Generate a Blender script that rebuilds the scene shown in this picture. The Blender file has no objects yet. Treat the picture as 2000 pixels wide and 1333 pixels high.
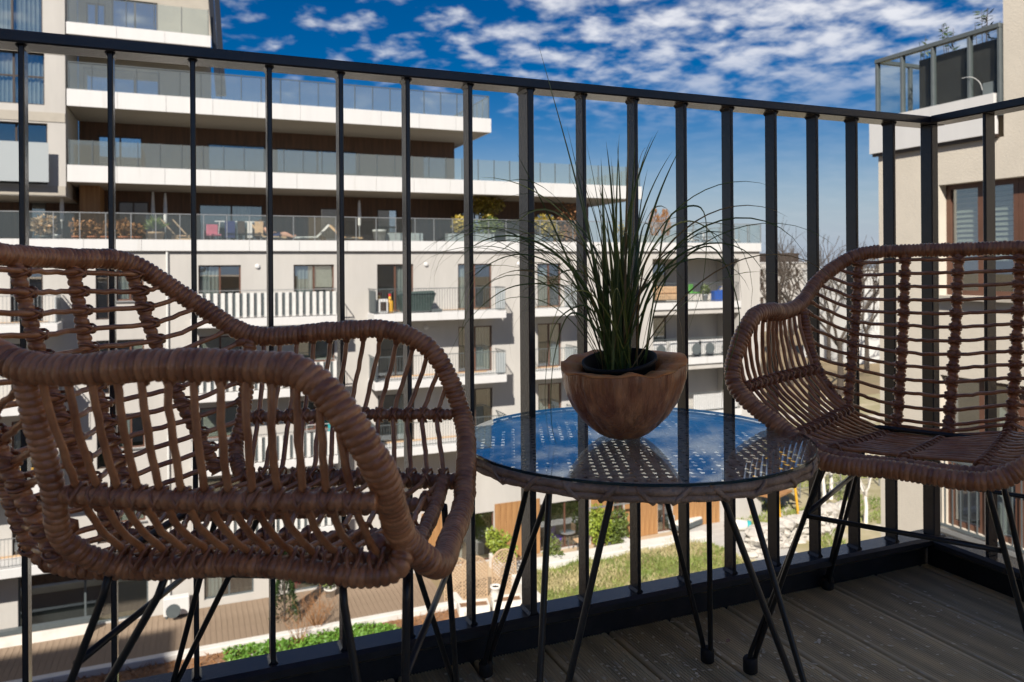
import bpy, math, random
import numpy as np
from mathutils import Matrix, Vector

random.seed(7)
RNG = np.random.default_rng(7)
SC = bpy.context.scene
COL = SC.collection

# ------------------------------------------------------------------ camera
EYE = 0.73
FPX = 1520.0          # focal length for a 2000 px wide frame
Y0 = 520.0            # row of the horizon in that frame
YAW = math.radians(22.7)
ROLL = math.radians(-0.4)
_f = np.array([math.sin(YAW), math.cos(YAW), 0.0])
_r0 = np.array([math.cos(YAW), -math.sin(YAW), 0.0])
_u0 = np.cross(_r0, _f)
_r = _r0 * math.cos(ROLL) + _u0 * math.sin(ROLL)
_u = _u0 * math.cos(ROLL) - _r0 * math.sin(ROLL)
cam_data = bpy.data.cameras.new('camera')
cam = bpy.data.objects.new('camera', cam_data)
COL.objects.link(cam)
cam.matrix_world = Matrix(((_r[0], _u[0], -_f[0], 0.0), (_r[1], _u[1], -_f[1], 0.0),
                           (_r[2], _u[2], -_f[2], EYE), (0, 0, 0, 1)))
cam_data.sensor_width = 36.0
cam_data.lens = 36.0 * FPX / 2000.0
cam_data.shift_y = -(666.5 - Y0) / 2000.0
cam_data.clip_start = 0.05
cam_data.clip_end = 4000.0
cam_data.dof.use_dof = True
cam_data.dof.focus_distance = 1.35
cam_data.dof.aperture_fstop = 9.0
SC.camera = cam


def at(px, py, X=None, Y=None, Z=None):
    """Point of the place seen at (px, py) on the plane X=, Y= or Z=."""
    d = _f + (px - 1000.0) / FPX * _r - (py - Y0) / FPX * _u
    if Z is not None:
        t = (Z - EYE) / d[2]
    elif Y is not None:
        t = Y / d[1]
    else:
        t = X / d[0]
    return np.array([0, 0, EYE]) + t * d


# ------------------------------------------------------------------ sky, sun
SUN_AZ = math.radians(180 + 35)     # compass angle of the sun seen from above, from +Y towards +X
SUN_EL = math.radians(39)
world = bpy.data.worlds.new('World')
SC.world = world
world.use_nodes = True
wt = world.node_tree
wt.nodes.clear()


def wn(kind, **kw):
    n = wt.nodes.new(kind)
    for k, v in kw.items():
        setattr(n, k, v)
    return n


def wmath(op, a, b=None, clamp=False):
    n = wn('ShaderNodeMath', operation=op, use_clamp=clamp)
    for i, v in enumerate((a, b)):
        if v is None:
            continue
        if isinstance(v, (int, float)):
            n.inputs[i].default_value = v
        else:
            wt.links.new(v, n.inputs[i])
    return n.outputs[0]


sky = wn('ShaderNodeTexSky', sky_type='NISHITA', sun_disc=False)
sky.sun_elevation = SUN_EL
sky.sun_rotation = SUN_AZ
sky.altitude = 100.0
sky.air_density = 1.0
sky.dust_density = 0.0
sky.ozone_density = 3.0
tc = wn('ShaderNodeTexCoord')
sep = wn('ShaderNodeSeparateXYZ')
wt.links.new(tc.outputs['Generated'], sep.inputs[0])
zc = wmath('MAXIMUM', sep.outputs['Z'], 0.0)
den = wmath('ADD', zc, 0.17)
cx = wmath('DIVIDE', sep.outputs['X'], den)
cy = wmath('DIVIDE', sep.outputs['Y'], den)
comb = wn('ShaderNodeCombineXYZ')
wt.links.new(cx, comb.inputs[0])
wt.links.new(cy, comb.inputs[1])


def wnoise(scale, detail, rough, off, dist=0.0):
    m = wn('ShaderNodeMapping')
    m.inputs['Location'].default_value = off
    wt.links.new(comb.outputs[0], m.inputs['Vector'])
    n = wn('ShaderNodeTexNoise')
    n.inputs['Scale'].default_value = scale
    n.inputs['Detail'].default_value = detail
    n.inputs['Roughness'].default_value = rough
    n.inputs['Distortion'].default_value = dist
    wt.links.new(m.outputs[0], n.inputs['Vector'])
    return n.outputs['Fac']


puff = wnoise(9.5, 5.0, 0.50, (3.1, 1.7, 0.0), 0.15)
bank = wnoise(0.55, 3.0, 0.5, (0.4, 2.3, 5.0))
# the cloud bank lies to the front right of the place
bankdir = wn('ShaderNodeVectorMath', operation='DOT_PRODUCT')
wt.links.new(tc.outputs['Generated'], bankdir.inputs[0])
_b = Vector((0.70, 0.66, 0.28)).normalized()
bankdir.inputs[1].default_value = _b
bd = wn('ShaderNodeMapRange', interpolation_type='SMOOTHSTEP')
wt.links.new(bankdir.outputs['Value'], bd.inputs['Value'])
bd.inputs['From Min'].default_value = 0.90
bd.inputs['From Max'].default_value = 1.0
bd.inputs['To Min'].default_value = 0.0
bd.inputs['To Max'].default_value = 0.11
dens = wmath('ADD', wmath('ADD', puff, wmath('MULTIPLY', wmath('SUBTRACT', bank, 0.5), 0.30)), bd.outputs[0])
cl = wn('ShaderNodeMapRange', interpolation_type='SMOOTHSTEP')
wt.links.new(dens, cl.inputs['Value'])
cl.inputs['From Min'].default_value = 0.47
cl.inputs['From Max'].default_value = 0.83
cl.inputs['To Min'].default_value = 0.0
cl.inputs['To Max'].default_value = 0.84
# thin towards the horizon
thin = wn('ShaderNodeMapRange', interpolation_type='SMOOTHSTEP')
wt.links.new(sep.outputs['Z'], thin.inputs['Value'])
thin.inputs['From Min'].default_value = 0.15
thin.inputs['From Max'].default_value = 0.29
thin.inputs['To Min'].default_value = 0.05
thin.inputs['To Max'].default_value = 1.0
cfac = wmath('MULTIPLY', cl.outputs[0], thin.outputs[0], clamp=True)
hsv = wn('ShaderNodeHueSaturation')
hsv.inputs['Saturation'].default_value = 1.58
hsv.inputs['Hue'].default_value = 0.512
hsv.inputs['Value'].default_value = 0.128
wt.links.new(sky.outputs[0], hsv.inputs['Color'])
# pale blue haze low over the horizon
hz = wn('ShaderNodeMapRange', interpolation_type='SMOOTHSTEP')
wt.links.new(sep.outputs['Z'], hz.inputs['Value'])
hz.inputs['From Min'].default_value = 0.0
hz.inputs['From Max'].default_value = 0.19
hz.inputs['To Min'].default_value = 1.0
hz.inputs['To Max'].default_value = 0.0
hmix = wn('ShaderNodeMix', data_type='RGBA')
wt.links.new(hz.outputs[0], hmix.inputs['Factor'])
wt.links.new(hsv.outputs[0], hmix.inputs['A'])
hmix.inputs['B'].default_value = (0.86, 1.00, 1.20, 1.0)
mixc = wn('ShaderNodeMix', data_type='RGBA')
wt.links.new(cfac, mixc.inputs['Factor'])
wt.links.new(hmix.outputs['Result'], mixc.inputs['A'])
mixc.inputs['B'].default_value = (2.05, 2.04, 2.08, 1.0)
bg = wn('ShaderNodeBackground')
bg.inputs['Strength'].default_value = 0.12
wt.links.new(mixc.outputs['Result'], bg.inputs['Color'])
wo = wn('ShaderNodeOutputWorld')
wt.links.new(bg.outputs[0], wo.inputs['Surface'])

sun_data = bpy.data.lights.new('sun', 'SUN')
sun_data.energy = 2.0
sun_data.angle = math.radians(0.53)
sun_data.color = (1.0, 0.93, 0.83)
sun = bpy.data.objects.new('sun', sun_data)
COL.objects.link(sun)
_ts = Vector((math.sin(SUN_AZ) * math.cos(SUN_EL), math.cos(SUN_AZ) * math.cos(SUN_EL), math.sin(SUN_EL)))
sun.rotation_euler = _ts.to_track_quat('Z', 'Y').to_euler()
sun.location = (-20, -30, 40)

SC.view_settings.view_transform = 'Standard'
SC.view_settings.look = 'None'
SC.view_settings.gamma = 1.0
SC.view_settings.use_curve_mapping = False
SC.view_settings.exposure = 2.0


# ------------------------------------------------------------------ materials
def mat(name, col, rough=0.6, metal=0.0, var=0.0, vscale=8.0, col2=None, bump=0.0, bscale=40.0,
        spec=0.5, stretch=(1, 1, 1), wear=None, coat=0.0, tone=0.0, objrand=0.0):
    """Principled material with a noise colour variation, optional second colour and fine relief."""
    m = bpy.data.materials.new(name)
    m.use_nodes = True
    nt = m.node_tree
    p = nt.nodes['Principled BSDF']
    p.inputs['Roughness'].default_value = rough
    p.inputs['Metallic'].default_value = metal
    p.inputs['Specular IOR Level'].default_value = spec
    p.inputs['Base Color'].default_value = (*col, 1)
    if coat:
        p.inputs['Coat Weight'].default_value = coat
        p.inputs['Coat Roughness'].default_value = 0.15
    if var or col2 or bump or wear:
        t = nt.nodes.new('ShaderNodeTexCoord')
        mp = nt.nodes.new('ShaderNodeMapping')
        mp.inputs['Scale'].default_value = stretch
        nt.links.new(t.outputs['Object'], mp.inputs['Vector'])
    if var or col2:
        n = nt.nodes.new('ShaderNodeTexNoise')
        n.inputs['Scale'].default_value = vscale
        n.inputs['Detail'].default_value = 6
        n.inputs['Roughness'].default_value = 0.62
        nt.links.new(mp.outputs[0], n.inputs['Vector'])
        r = nt.nodes.new('ShaderNodeMapRange')
        r.inputs['From Min'].default_value = 0.3
        r.inputs['From Max'].default_value = 0.7
        nt.links.new(n.outputs['Fac'], r.inputs['Value'])
        fac = r.outputs[0]
        if tone:        # strand to strand variation carried by the mesh
            at_ = nt.nodes.new('ShaderNodeAttribute')
            at_.attribute_name = 'tone'
            tm = nt.nodes.new('ShaderNodeMix')
            tm.inputs['Factor'].default_value = tone
            nt.links.new(fac, tm.inputs['A'])
            nt.links.new(at_.outputs['Fac'], tm.inputs['B'])
            fac = tm.outputs[0]
        mx = nt.nodes.new('ShaderNodeMix')
        mx.data_type = 'RGBA'
        c2 = col2 if col2 else tuple(min(1, c * (1 + var)) for c in col)
        c1 = col if col2 else tuple(c * (1 - var) for c in col)
        mx.inputs['A'].default_value = (*c1, 1)
        mx.inputs['B'].default_value = (*c2, 1)
        nt.links.new(fac, mx.inputs['Factor'])
        last = mx.outputs['Result']
        if wear:
            n2 = nt.nodes.new('ShaderNodeTexNoise')
            n2.inputs['Scale'].default_value = wear[1]
            n2.inputs['Detail'].default_value = 8
            nt.links.new(mp.outputs[0], n2.inputs['Vector'])
            r2 = nt.nodes.new('ShaderNodeMapRange')
            r2.inputs['From Min'].default_value = wear[2]
            r2.inputs['From Max'].default_value = wear[2] + 0.1
            nt.links.new(n2.outputs['Fac'], r2.inputs['Value'])
            m2 = nt.nodes.new('ShaderNodeMix')
            m2.data_type = 'RGBA'
            nt.links.new(r2.outputs[0], m2.inputs['Factor'])
            nt.links.new(last, m2.inputs['A'])
            m2.inputs['B'].default_value = (*wear[0], 1)
            last = m2.outputs['Result']
        if objrand:     # piece to piece variation
            oi = nt.nodes.new('ShaderNodeObjectInfo')
            rr_ = nt.nodes.new('ShaderNodeMapRange')
            rr_.inputs['To Min'].default_value = 1 - objrand
            rr_.inputs['To Max'].default_value = 1 + objrand
            nt.links.new(oi.outputs['Random'], rr_.inputs['Value'])
            hv = nt.nodes.new('ShaderNodeHueSaturation')
            nt.links.new(rr_.outputs[0], hv.inputs['Value'])
            nt.links.new(last, hv.inputs['Color'])
            last = hv.outputs[0]
        nt.links.new(last, p.inputs['Base Color'])
    if bump:
        nb = nt.nodes.new('ShaderNodeTexNoise')
        nb.inputs['Scale'].default_value = bscale
        nb.inputs['Detail'].default_value = 5
        nt.links.new(mp.outputs[0], nb.inputs['Vector'])
        b = nt.nodes.new('ShaderNodeBump')
        b.inputs['Strength'].default_value = bump
        b.inputs['Distance'].default_value = 0.01
        nt.links.new(nb.outputs['Fac'], b.inputs['Height'])
        nt.links.new(b.outputs[0], p.inputs['Normal'])
    return m


def glass_mat(name, tint, refl=0.12, rough=0.02, tcol=(1, 1, 1), milk=0.0):
    """Flat pane: transparent with a mirror share that rises at grazing angles."""
    m = bpy.data.materials.new(name)
    m.use_nodes = True
    nt = m.node_tree
    nt.nodes.clear()
    tr = nt.nodes.new('ShaderNodeBsdfTransparent')
    tr.inputs[0].default_value = (*tcol, 1)
    gl = nt.nodes.new('ShaderNodeBsdfGlossy')
    gl.inputs['Roughness'].default_value = rough
    gl.inputs['Color'].default_value = (*tint, 1)
    lw = nt.nodes.new('ShaderNodeLayerWeight')
    lw.inputs['Blend'].default_value = 0.5
    pw = nt.nodes.new('ShaderNodeMath')
    pw.operation = 'POWER'
    pw.inputs[1].default_value = 5.0
    nt.links.new(lw.outputs['Facing'], pw.inputs[0])
    ad = nt.nodes.new('ShaderNodeMath')
    ad.operation = 'MULTIPLY_ADD'
    ad.use_clamp = True
    ad.inputs[1].default_value = 0.95 - refl
    ad.inputs[2].default_value = 0.04 + refl
    nt.links.new(pw.outputs[0], ad.inputs[0])
    mx = nt.nodes.new('ShaderNodeMixShader')
    nt.links.new(ad.outputs[0], mx.inputs[0])
    nt.links.new(tr.outputs[0], mx.inputs[1])
    nt.links.new(gl.outputs[0], mx.inputs[2])
    o = nt.nodes.new('ShaderNodeOutputMaterial')
    if milk:            # dusty, slightly cloudy glass
        df = nt.nodes.new('ShaderNodeBsdfDiffuse')
        df.inputs[0].default_value = (.50, .52, .49, 1)
        m2 = nt.nodes.new('ShaderNodeMixShader')
        m2.inputs[0].default_value = milk
        nt.links.new(mx.outputs[0], m2.inputs[1])
        nt.links.new(df.outputs[0], m2.inputs[2])
        nt.links.new(m2.outputs[0], o.inputs[0])
    else:
        nt.links.new(mx.outputs[0], o.inputs[0])
    return m


# ------------------------------------------------------------------ mesh helpers
class MB:
    """Collects shapes and links them as ONE mesh object."""

    def __init__(self):
        self.v = []
        self.f = []
        self.n = 0
        self.tone = {}

    def add(self, verts, faces):
        o = self.n
        verts = [tuple(float(c) for c in q) for q in verts]
        self.v += verts
        self.f += [tuple(i + o for i in q) for q in faces]
        self.n += len(verts)
        return self

    def box(self, x0, x1, y0, y1, z0, z1):
        return self.add([(x0, y0, z0), (x1, y0, z0), (x1, y1, z0), (x0, y1, z0),
                         (x0, y0, z1), (x1, y0, z1), (x1, y1, z1), (x0, y1, z1)],
                        [(0, 3, 2, 1), (4, 5, 6, 7), (0, 1, 5, 4), (1, 2, 6, 5), (2, 3, 7, 6), (3, 0, 4, 7)])

    def bbox(self, x0, x1, y0, y1, z0, z1, b=0.002):
        """box with chamfered vertical and horizontal edges"""
        vs, fs = [], []
        xs, ys, zs = (x0, x1), (y0, y1), (z0, z1)
        idx = {}
        for i in (0, 1):
            for j in (0, 1):
                for k in (0, 1):
                    sx, sy, sz = (1 if i == 0 else -1), (1 if j == 0 else -1), (1 if k == 0 else -1)
                    for a in range(3):
                        q = [xs[i] + b * sx, ys[j] + b * sy, zs[k] + b * sz]
                        q[a] = (xs[i], ys[j], zs[k])[a]
                        idx[i, j, k, a] = len(vs)
                        vs.append(q)
        I = idx
        for a in range(3):
            for s in (0, 1):
                o = [(0, 0), (1, 0), (1, 1), (0, 1)]
                face = []
                for p, q in o:
                    t = [0, 0, 0]
                    t[a] = s
                    t[(a + 1) % 3] = p
                    t[(a + 2) % 3] = q
                    face.append(I[t[0], t[1], t[2], a])
                fs.append(face if s else face[::-1])
        for a in range(3):
            b1, b2 = (a + 1) % 3, (a + 2) % 3
            for p in (0, 1):
                for q in (0, 1):
                    t0 = [0, 0, 0]
                    t1 = [0, 0, 0]
                    t0[b1] = t1[b1] = p
                    t0[b2] = t1[b2] = q
                    t0[a], t1[a] = 0, 1
                    face = [I[(*t0, b1)], I[(*t1, b1)], I[(*t1, b2)], I[(*t0, b2)]]
                    fs.append(face if (p == q) else face[::-1])
        for i in (0, 1):
            for j in (0, 1):
                for k in (0, 1):
                    face = [I[i, j, k, 0], I[i, j, k, 1], I[i, j, k, 2]]
                    fs.append(face if (i + j + k) % 2 else face[::-1])
        return self.add(vs, fs)

    def quad(self, a, b, c, d):
        return self.add([a, b, c, d], [(0, 1, 2, 3)])

    def sweep(self, path, rad, seg=8, closed=False, cap=True, ex=1.0):
        """tube along path; rad number or array per ring, or function (ring index, angles) -> radii"""
        P = np.asarray(path, float)
        n = len(P)
        if closed:
            T = np.roll(P, -1, 0) - np.roll(P, 1, 0)
        else:
            T = np.gradient(P, axis=0)
        T /= np.maximum(np.linalg.norm(T, axis=1), 1e-9)[:, None]
        a = np.array([0, 0, 1.0]) if abs(T[0][2]) < 0.9 else np.array([1.0, 0, 0])
        N = np.zeros((n, 3))
        N[0] = np.cross(T[0], np.cross(a, T[0]))
        N[0] /= np.linalg.norm(N[0])
        for i in range(1, n):
            q = N[i - 1] - T[i] * (N[i - 1] @ T[i])
            N[i] = q / max(np.linalg.norm(q), 1e-9)
        B = np.cross(T, N)
        th = np.linspace(0, 2 * np.pi, seg, endpoint=False)
        if callable(rad):
            R = rad(n, th)
        else:
            R = np.broadcast_to(np.asarray(rad, float).reshape(-1, 1) if np.ndim(rad) else np.full((n, 1), rad), (n, seg))
        V = P[:, None, :] + R[:, :, None] * (np.cos(th)[None, :, None] * N[:, None, :] * ex + np.sin(th)[None, :, None] * B[:, None, :])
        V = V.reshape(-1, 3)
        i = np.arange(n if closed else n - 1)[:, None]
        j = np.arange(seg)[None, :]
        a0 = i * seg + j
        a1 = i * seg + (j + 1) % seg
        b0 = ((i + 1) % n) * seg + j
        b1 = ((i + 1) % n) * seg + (j + 1) % seg
        F = np.stack([a0, a1, b1, b0], -1).reshape(-1, 4)
        o = self.n
        self.v += [tuple(q) for q in V.tolist()]
        self.f += [tuple(q) for q in (F + o).tolist()]
        if cap and not closed:
            self.f.append(tuple(o + k for k in range(seg))[::-1])
            self.f.append(tuple(o + (n - 1) * seg + k for k in range(seg)))
        self.n += len(V)
        return self

    def lathe(self, prof, seg=24, c=(0, 0, 0), fn=None, cap=True):
        vs, fs = [], []
        for r, z in prof:
            for k in range(seg):
                t = 2 * math.pi * k / seg
                rr, zz = (fn(r, z, t) if fn else (r, z))
                vs.append((c[0] + rr * math.cos(t), c[1] + rr * math.sin(t), c[2] + zz))
        for i in range(len(prof) - 1):
            for k in range(seg):
                k2 = (k + 1) % seg
                fs.append((i * seg + k, i * seg + k2, (i + 1) * seg + k2, (i + 1) * seg + k))
        if cap and prof[0][0] > 1e-6:
            fs.append(tuple(range(seg))[::-1])
        if cap and prof[-1][0] > 1e-6:
            fs.append(tuple((len(prof) - 1) * seg + k for k in range(seg)))
        return self.add(vs, fs)

    def leaf(self, p, d, up, ln, w):
        d = np.asarray(d, float)
        d = d / max(np.linalg.norm(d), 1e-9)
        s = np.cross(d, up)
        s = s / max(np.linalg.norm(s), 1e-6)
        p = np.asarray(p, float)
        nrm = np.cross(s, d)
        return self.add([p, p + d * ln * .45 + s * w * .5 + nrm * ln * .05, p + d * ln, p + d * ln * .45 - s * w * .5 + nrm * ln * .05],
                        [(0, 1, 2), (0, 2, 3)])

    def leaves(self, c, rad, n, ln, w, rng=RNG, shell=0.35, down=0.0):
        for _ in range(n):
            q = rng.normal(size=3)
            q /= np.linalg.norm(q)
            q *= (shell + (1 - shell) * rng.random()) ** 0.6
            p = np.array(c) + q * np.array(rad)
            d = q * 0.6 + rng.normal(size=3) * 0.7 + np.array([0, 0, 0.15 - down])
            self.leaf(p, d, rng.normal(size=3), ln * (.7 + .6 * rng.random()), w * (.7 + .6 * rng.random()))
        return self

    def build(self, name, m, parent=None, smooth=False):
        me = bpy.data.meshes.new(name)
        me.from_pydata(self.v, [], self.f)
        if smooth:
            me.polygons.foreach_set('use_smooth', [True] * len(me.polygons))
        if self.tone:
            arr = np.full(len(self.v), .5)
            for o_, t_ in self.tone.items():
                arr[o_:o_ + len(t_)] = t_
            me.attributes.new('tone', 'FLOAT', 'POINT').data.foreach_set('value', arr)
        me.materials.append(m)
        me.update()
        o = bpy.data.objects.new(name, me)
        COL.objects.link(o)
        if parent is not None:
            o.parent = parent
        return o


def empty(name, loc=(0, 0, 0), rz=0.0):
    o = bpy.data.objects.new(name, None)
    o.empty_display_size = 0.1
    o.location = loc
    o.rotation_euler = (0, 0, rz)
    COL.objects.link(o)
    return o


def tag(o, label, cat, group=None):
    o['label'] = label
    o['category'] = cat
    if group:
        o['group'] = group
    return o


def struct(o):
    o['kind'] = 'structure'
    return o


def stuff(o):
    o['kind'] = 'stuff'
    return o


def inst(o, parent=None, loc=None, rot=None, scale=None):
    """one more object on the same mesh"""
    c = o.copy()
    COL.objects.link(c)
    c.parent = parent if parent is not None else o.parent
    if loc is not None:
        c.location = loc
    if rot is not None:
        c.rotation_euler = rot
    if scale is not None:
        c.scale = scale
    return c


def catmull(pts, n=12, closed=False):
    P = [np.asarray(p, float) for p in pts]
    if closed:
        Q = [P[-1]] + P + [P[0], P[1]]
    else:
        Q = [2 * P[0] - P[1]] + P + [2 * P[-1] - P[-2]]
    out = []
    for i in range(1, len(Q) - 2):
        p0, p1, p2, p3 = Q[i - 1], Q[i], Q[i + 1], Q[i + 2]
        t0 = 0.0
        t1 = t0 + max(np.linalg.norm(p1 - p0), 1e-6) ** .5
        t2 = t1 + max(np.linalg.norm(p2 - p1), 1e-6) ** .5
        t3 = t2 + max(np.linalg.norm(p3 - p2), 1e-6) ** .5
        for t in np.linspace(t1, t2, n, endpoint=False):
            A1 = (t1 - t) / (t1 - t0) * p0 + (t - t0) / (t1 - t0) * p1
            A2 = (t2 - t) / (t2 - t1) * p1 + (t - t1) / (t2 - t1) * p2
            A3 = (t3 - t) / (t3 - t2) * p2 + (t - t2) / (t3 - t2) * p3
            B1 = (t2 - t) / (t2 - t0) * A1 + (t - t0) / (t2 - t0) * A2
            B2 = (t3 - t) / (t3 - t1) * A2 + (t - t1) / (t3 - t1) * A3
            out.append((t2 - t) / (t2 - t1) * B1 + (t - t1) / (t2 - t1) * B2)
    if not closed:
        out.append(P[-1])
    return np.array(out)


def resample(P, step, closed=False):
    P = np.asarray(P, float)
    Q = np.vstack([P, P[:1]]) if closed else P
    L = np.concatenate([[0], np.cumsum(np.linalg.norm(np.diff(Q, axis=0), axis=1))])
    n = max(int(round(L[-1] / step)), 2)
    s = np.linspace(0, L[-1], n + 1)
    if closed:
        s = s[:-1]
    return np.stack([np.interp(s, L, Q[:, k]) for k in range(3)], 1)


def along(P, t):
    """point at fraction t of the length of polyline P"""
    P = np.asarray(P)
    L = np.concatenate([[0], np.cumsum(np.linalg.norm(np.diff(P, axis=0), axis=1))])
    return np.array([np.interp(t * L[-1], L, P[:, k]) for k in range(3)])

# ================================================================== our balcony
M = {}
M['deck'] = mat('deck_composite', (0.64, 0.53, 0.32), 0.5, objrand=.16, var=0.30, vscale=5, stretch=(6, 0.6, 1), bump=0.25, bscale=220,
                wear=((0.70, 0.66, 0.56), 26, 0.62))
M['slab'] = mat('slab_concrete', (0.20, 0.195, 0.185), 0.9, var=0.12)
M['black_metal'] = mat('railing_paint', (0.030, 0.030, 0.033), 0.24, var=0.25, vscale=14, wear=((0.085, 0.080, 0.072), 11, 0.68), bump=0.05, bscale=150, spec=0.5)
M['rod'] = mat('rod_paint', (0.014, 0.014, 0.015), 0.33, spec=0.5)
M['rubber'] = mat('rubber', (0.012, 0.012, 0.012), 0.65)
M['fleck'] = mat('pale_fleck', (0.85, 0.78, 0.60), 0.8)

floor = struct(MB().box(-2.6, 1.72, -0.5, 1.42, -0.28, -0.03).build('balcony_floor', M['slab']))
RX0, RX1, RY = -2.5, 1.665, 1.305     # railing: left end, outer corner, inner face


def board_mesh(w, y0, y1, nr=19):
    mb = MB()
    e = 0.0095          # plain edge strip on both sides of the ribs
    prof = [(0.0, -0.022), (0.0, -0.0045), (0.0018, -0.0012), (0.0045, 0.0), (e, 0.0)]
    p = (w - 2 * e) / nr
    for i in range(nr):
        x = e + i * p
        prof += [(x + p * .12, -0.0022), (x + p * .42, -0.0022), (x + p * .56, -0.0002), (x + p * .94, -0.0002)]
    prof += [(w - e, 0.0), (w - 0.0045, 0.0), (w - 0.0018, -0.0012), (w, -0.0045), (w, -0.022)]
    n = len(prof)
    ys = np.linspace(y0, y1, 4)
    vs = [(x, y, z) for y in ys for x, z in prof]
    fs = []
    for j in range(len(ys) - 1):
        for i in range(n - 1):
            fs.append((j * n + i, j * n + i + 1, (j + 1) * n + i + 1, (j + 1) * n + i))
    fs.append(tuple((len(ys) - 1) * n + i for i in range(n))[::-1])
    fs.append(tuple(range(n)))
    return mb.add(vs, fs)


PITCH = 0.1437
first = None
for k in range(-22, 8):
    x = 0.629 + PITCH * k
    if x + PITCH > 1.70 and x > 1.66:
        continue
    if first is None:
        first = board_mesh(0.1380, -0.45, 1.358).build('deck_board', M['deck'], floor)
        first.location = (x, 0, 0)
    else:
        b = inst(first, floor, (x, 0, 0))
mb = MB()
for _ in range(700):
    if RNG.random() < 0.6:
        x, y = RNG.normal(0.85, 0.28), RNG.normal(1.18, 0.14)
    else:
        x, y = RNG.uniform(0.3, 1.6), RNG.uniform(0.4, 1.34)
    if not (-0.2 < x < 1.62 and 0.3 < y < 1.345):
        continue
    a, ln, w = RNG.normal(math.pi / 2, 0.6), RNG.uniform(.0016, .0065) * (2.0 if RNG.random() < .06 else 1), RNG.uniform(.0010, .0028)
    c, s = math.cos(a), math.sin(a)
    q = [(-ln, -w), (0, -w * 1.3), (ln, -w * .6), (ln * .8, w), (-ln * .3, w * 1.2)]
    mb.add([(x + c * u - s * v, y + s * u + c * v, 0.0012) for u, v in q], [(0, 1, 2, 3, 4)])
fl = stuff(mb.build('fallen_flecks', M['fleck']))
tag(fl, 'tiny pale flecks of debris scattered on the dark deck boards', 'debris')
lf = MB()
lf.leaf((0.955, 1.225, 0.002), (1, .6, 0.05), (0, 0, 1), .016, .009)
lf.leaf((0.957, 1.224, 0.003), (.8, .9, 0.15), (0, 0, 1), .013, .008)
tag(lf.build('fallen_petal', mat('petal', (0.42, 0.24, 0.19), 0.7, var=.2)), 'single small pinkish petal lying on the deck under the table', 'petal')

# railing with its corner
rail = empty('balcony_railing', (RX1, 1.335, 0))
tag(rail, 'black metal balcony railing with flat vertical bars and a corner on the right', 'railing')


def world_part(mb, name, m, root, smooth=False):
    """a part given in world coordinates, parented to an unrotated empty"""
    l = root.location
    mb.v = [(a - l[0], b - l[1], c - l[2]) for a, b, c in mb.v]
    return mb.build(name, m, root, smooth)


mb = MB().bbox(RX0, RX1, RY, RY + .055, 1.057, 1.075, .0025)
world_part(mb, 'top_rail', M['black_metal'], rail)
mb = MB().bbox(RX1 - .055, RX1, -.45, RY - .0005, 1.0572, 1.0752, .0025)
world_part(mb, 'side_top_rail', M['black_metal'], rail)
mb = MB().bbox(RX0, RX1, RY, RY + .06, .062, .085, .006)
world_part(mb, 'bottom_rail', M['black_metal'], rail)
mb = MB().bbox(RX1 - .06, RX1, -.45, RY - .0005, .0622, .0848, .006)
world_part(mb, 'side_bottom_rail', M['black_metal'], rail)
mb = MB().box(RX0, RX1 - .002, RY + .054, RY + .058, -.06, .0625)
world_part(mb, 'kick_plate', M['black_metal'], rail)
mb = MB().box(RX1 - .010, RX1 - .006, -.45, RY + .05, -.06, .0622)
world_part(mb, 'side_kick_plate', M['black_metal'], rail)
BX = [0.589 + .1156 * k for k in range(-14, 9)]


def bar_mesh(w, d):
    m_ = MB().bbox(-w / 2, w / 2, -d / 2, d / 2, .0845, 1.0575, .0014)
    # weld fillets at both ends
    for z, s in ((.085, 1), (1.057, -1)):
        for sx in (-1, 1):
            m_.add([(sx * w / 2, -d / 2, z), (sx * (w / 2 + .004), -d / 2, z), (sx * w / 2, -d / 2, z + s * .005),
                    (sx * w / 2, d / 2, z), (sx * (w / 2 + .004), d / 2, z), (sx * w / 2, d / 2, z + s * .005)],
                   [(0, 1, 2), (3, 5, 4), (1, 4, 5, 2)])
    return m_


b0 = None
for x in BX:
    post = abs(x - .589) < .01 or abs(x - (.589 - 1.156)) < .02
    if post:
        o = bar_mesh(.013, .044).build('post', M['black_metal'], rail)
    elif b0 is None:
        b0 = o = bar_mesh(.008, .031).build('baluster', M['black_metal'], rail)
    else:
        o = inst(b0, rail)
    o.location = (x - RX1, 0, 0)
cp = MB().bbox(-.046, -.024, -.028, .004, .0847, 1.0572, .002).build('corner_post', M['black_metal'], rail)
cp.location = (.0, 0, 0)
s0 = None
for k in range(1, 15):
    if s0 is None:
        s0 = MB().bbox(-.0155, .0155, -.004, .004, .0846, 1.0576, .0014).build('side_baluster', M['black_metal'], rail)
        o = s0
    else:
        o = inst(s0, rail)
    o.location = (-.029, -.045 - .1118 * k, 0)

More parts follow.
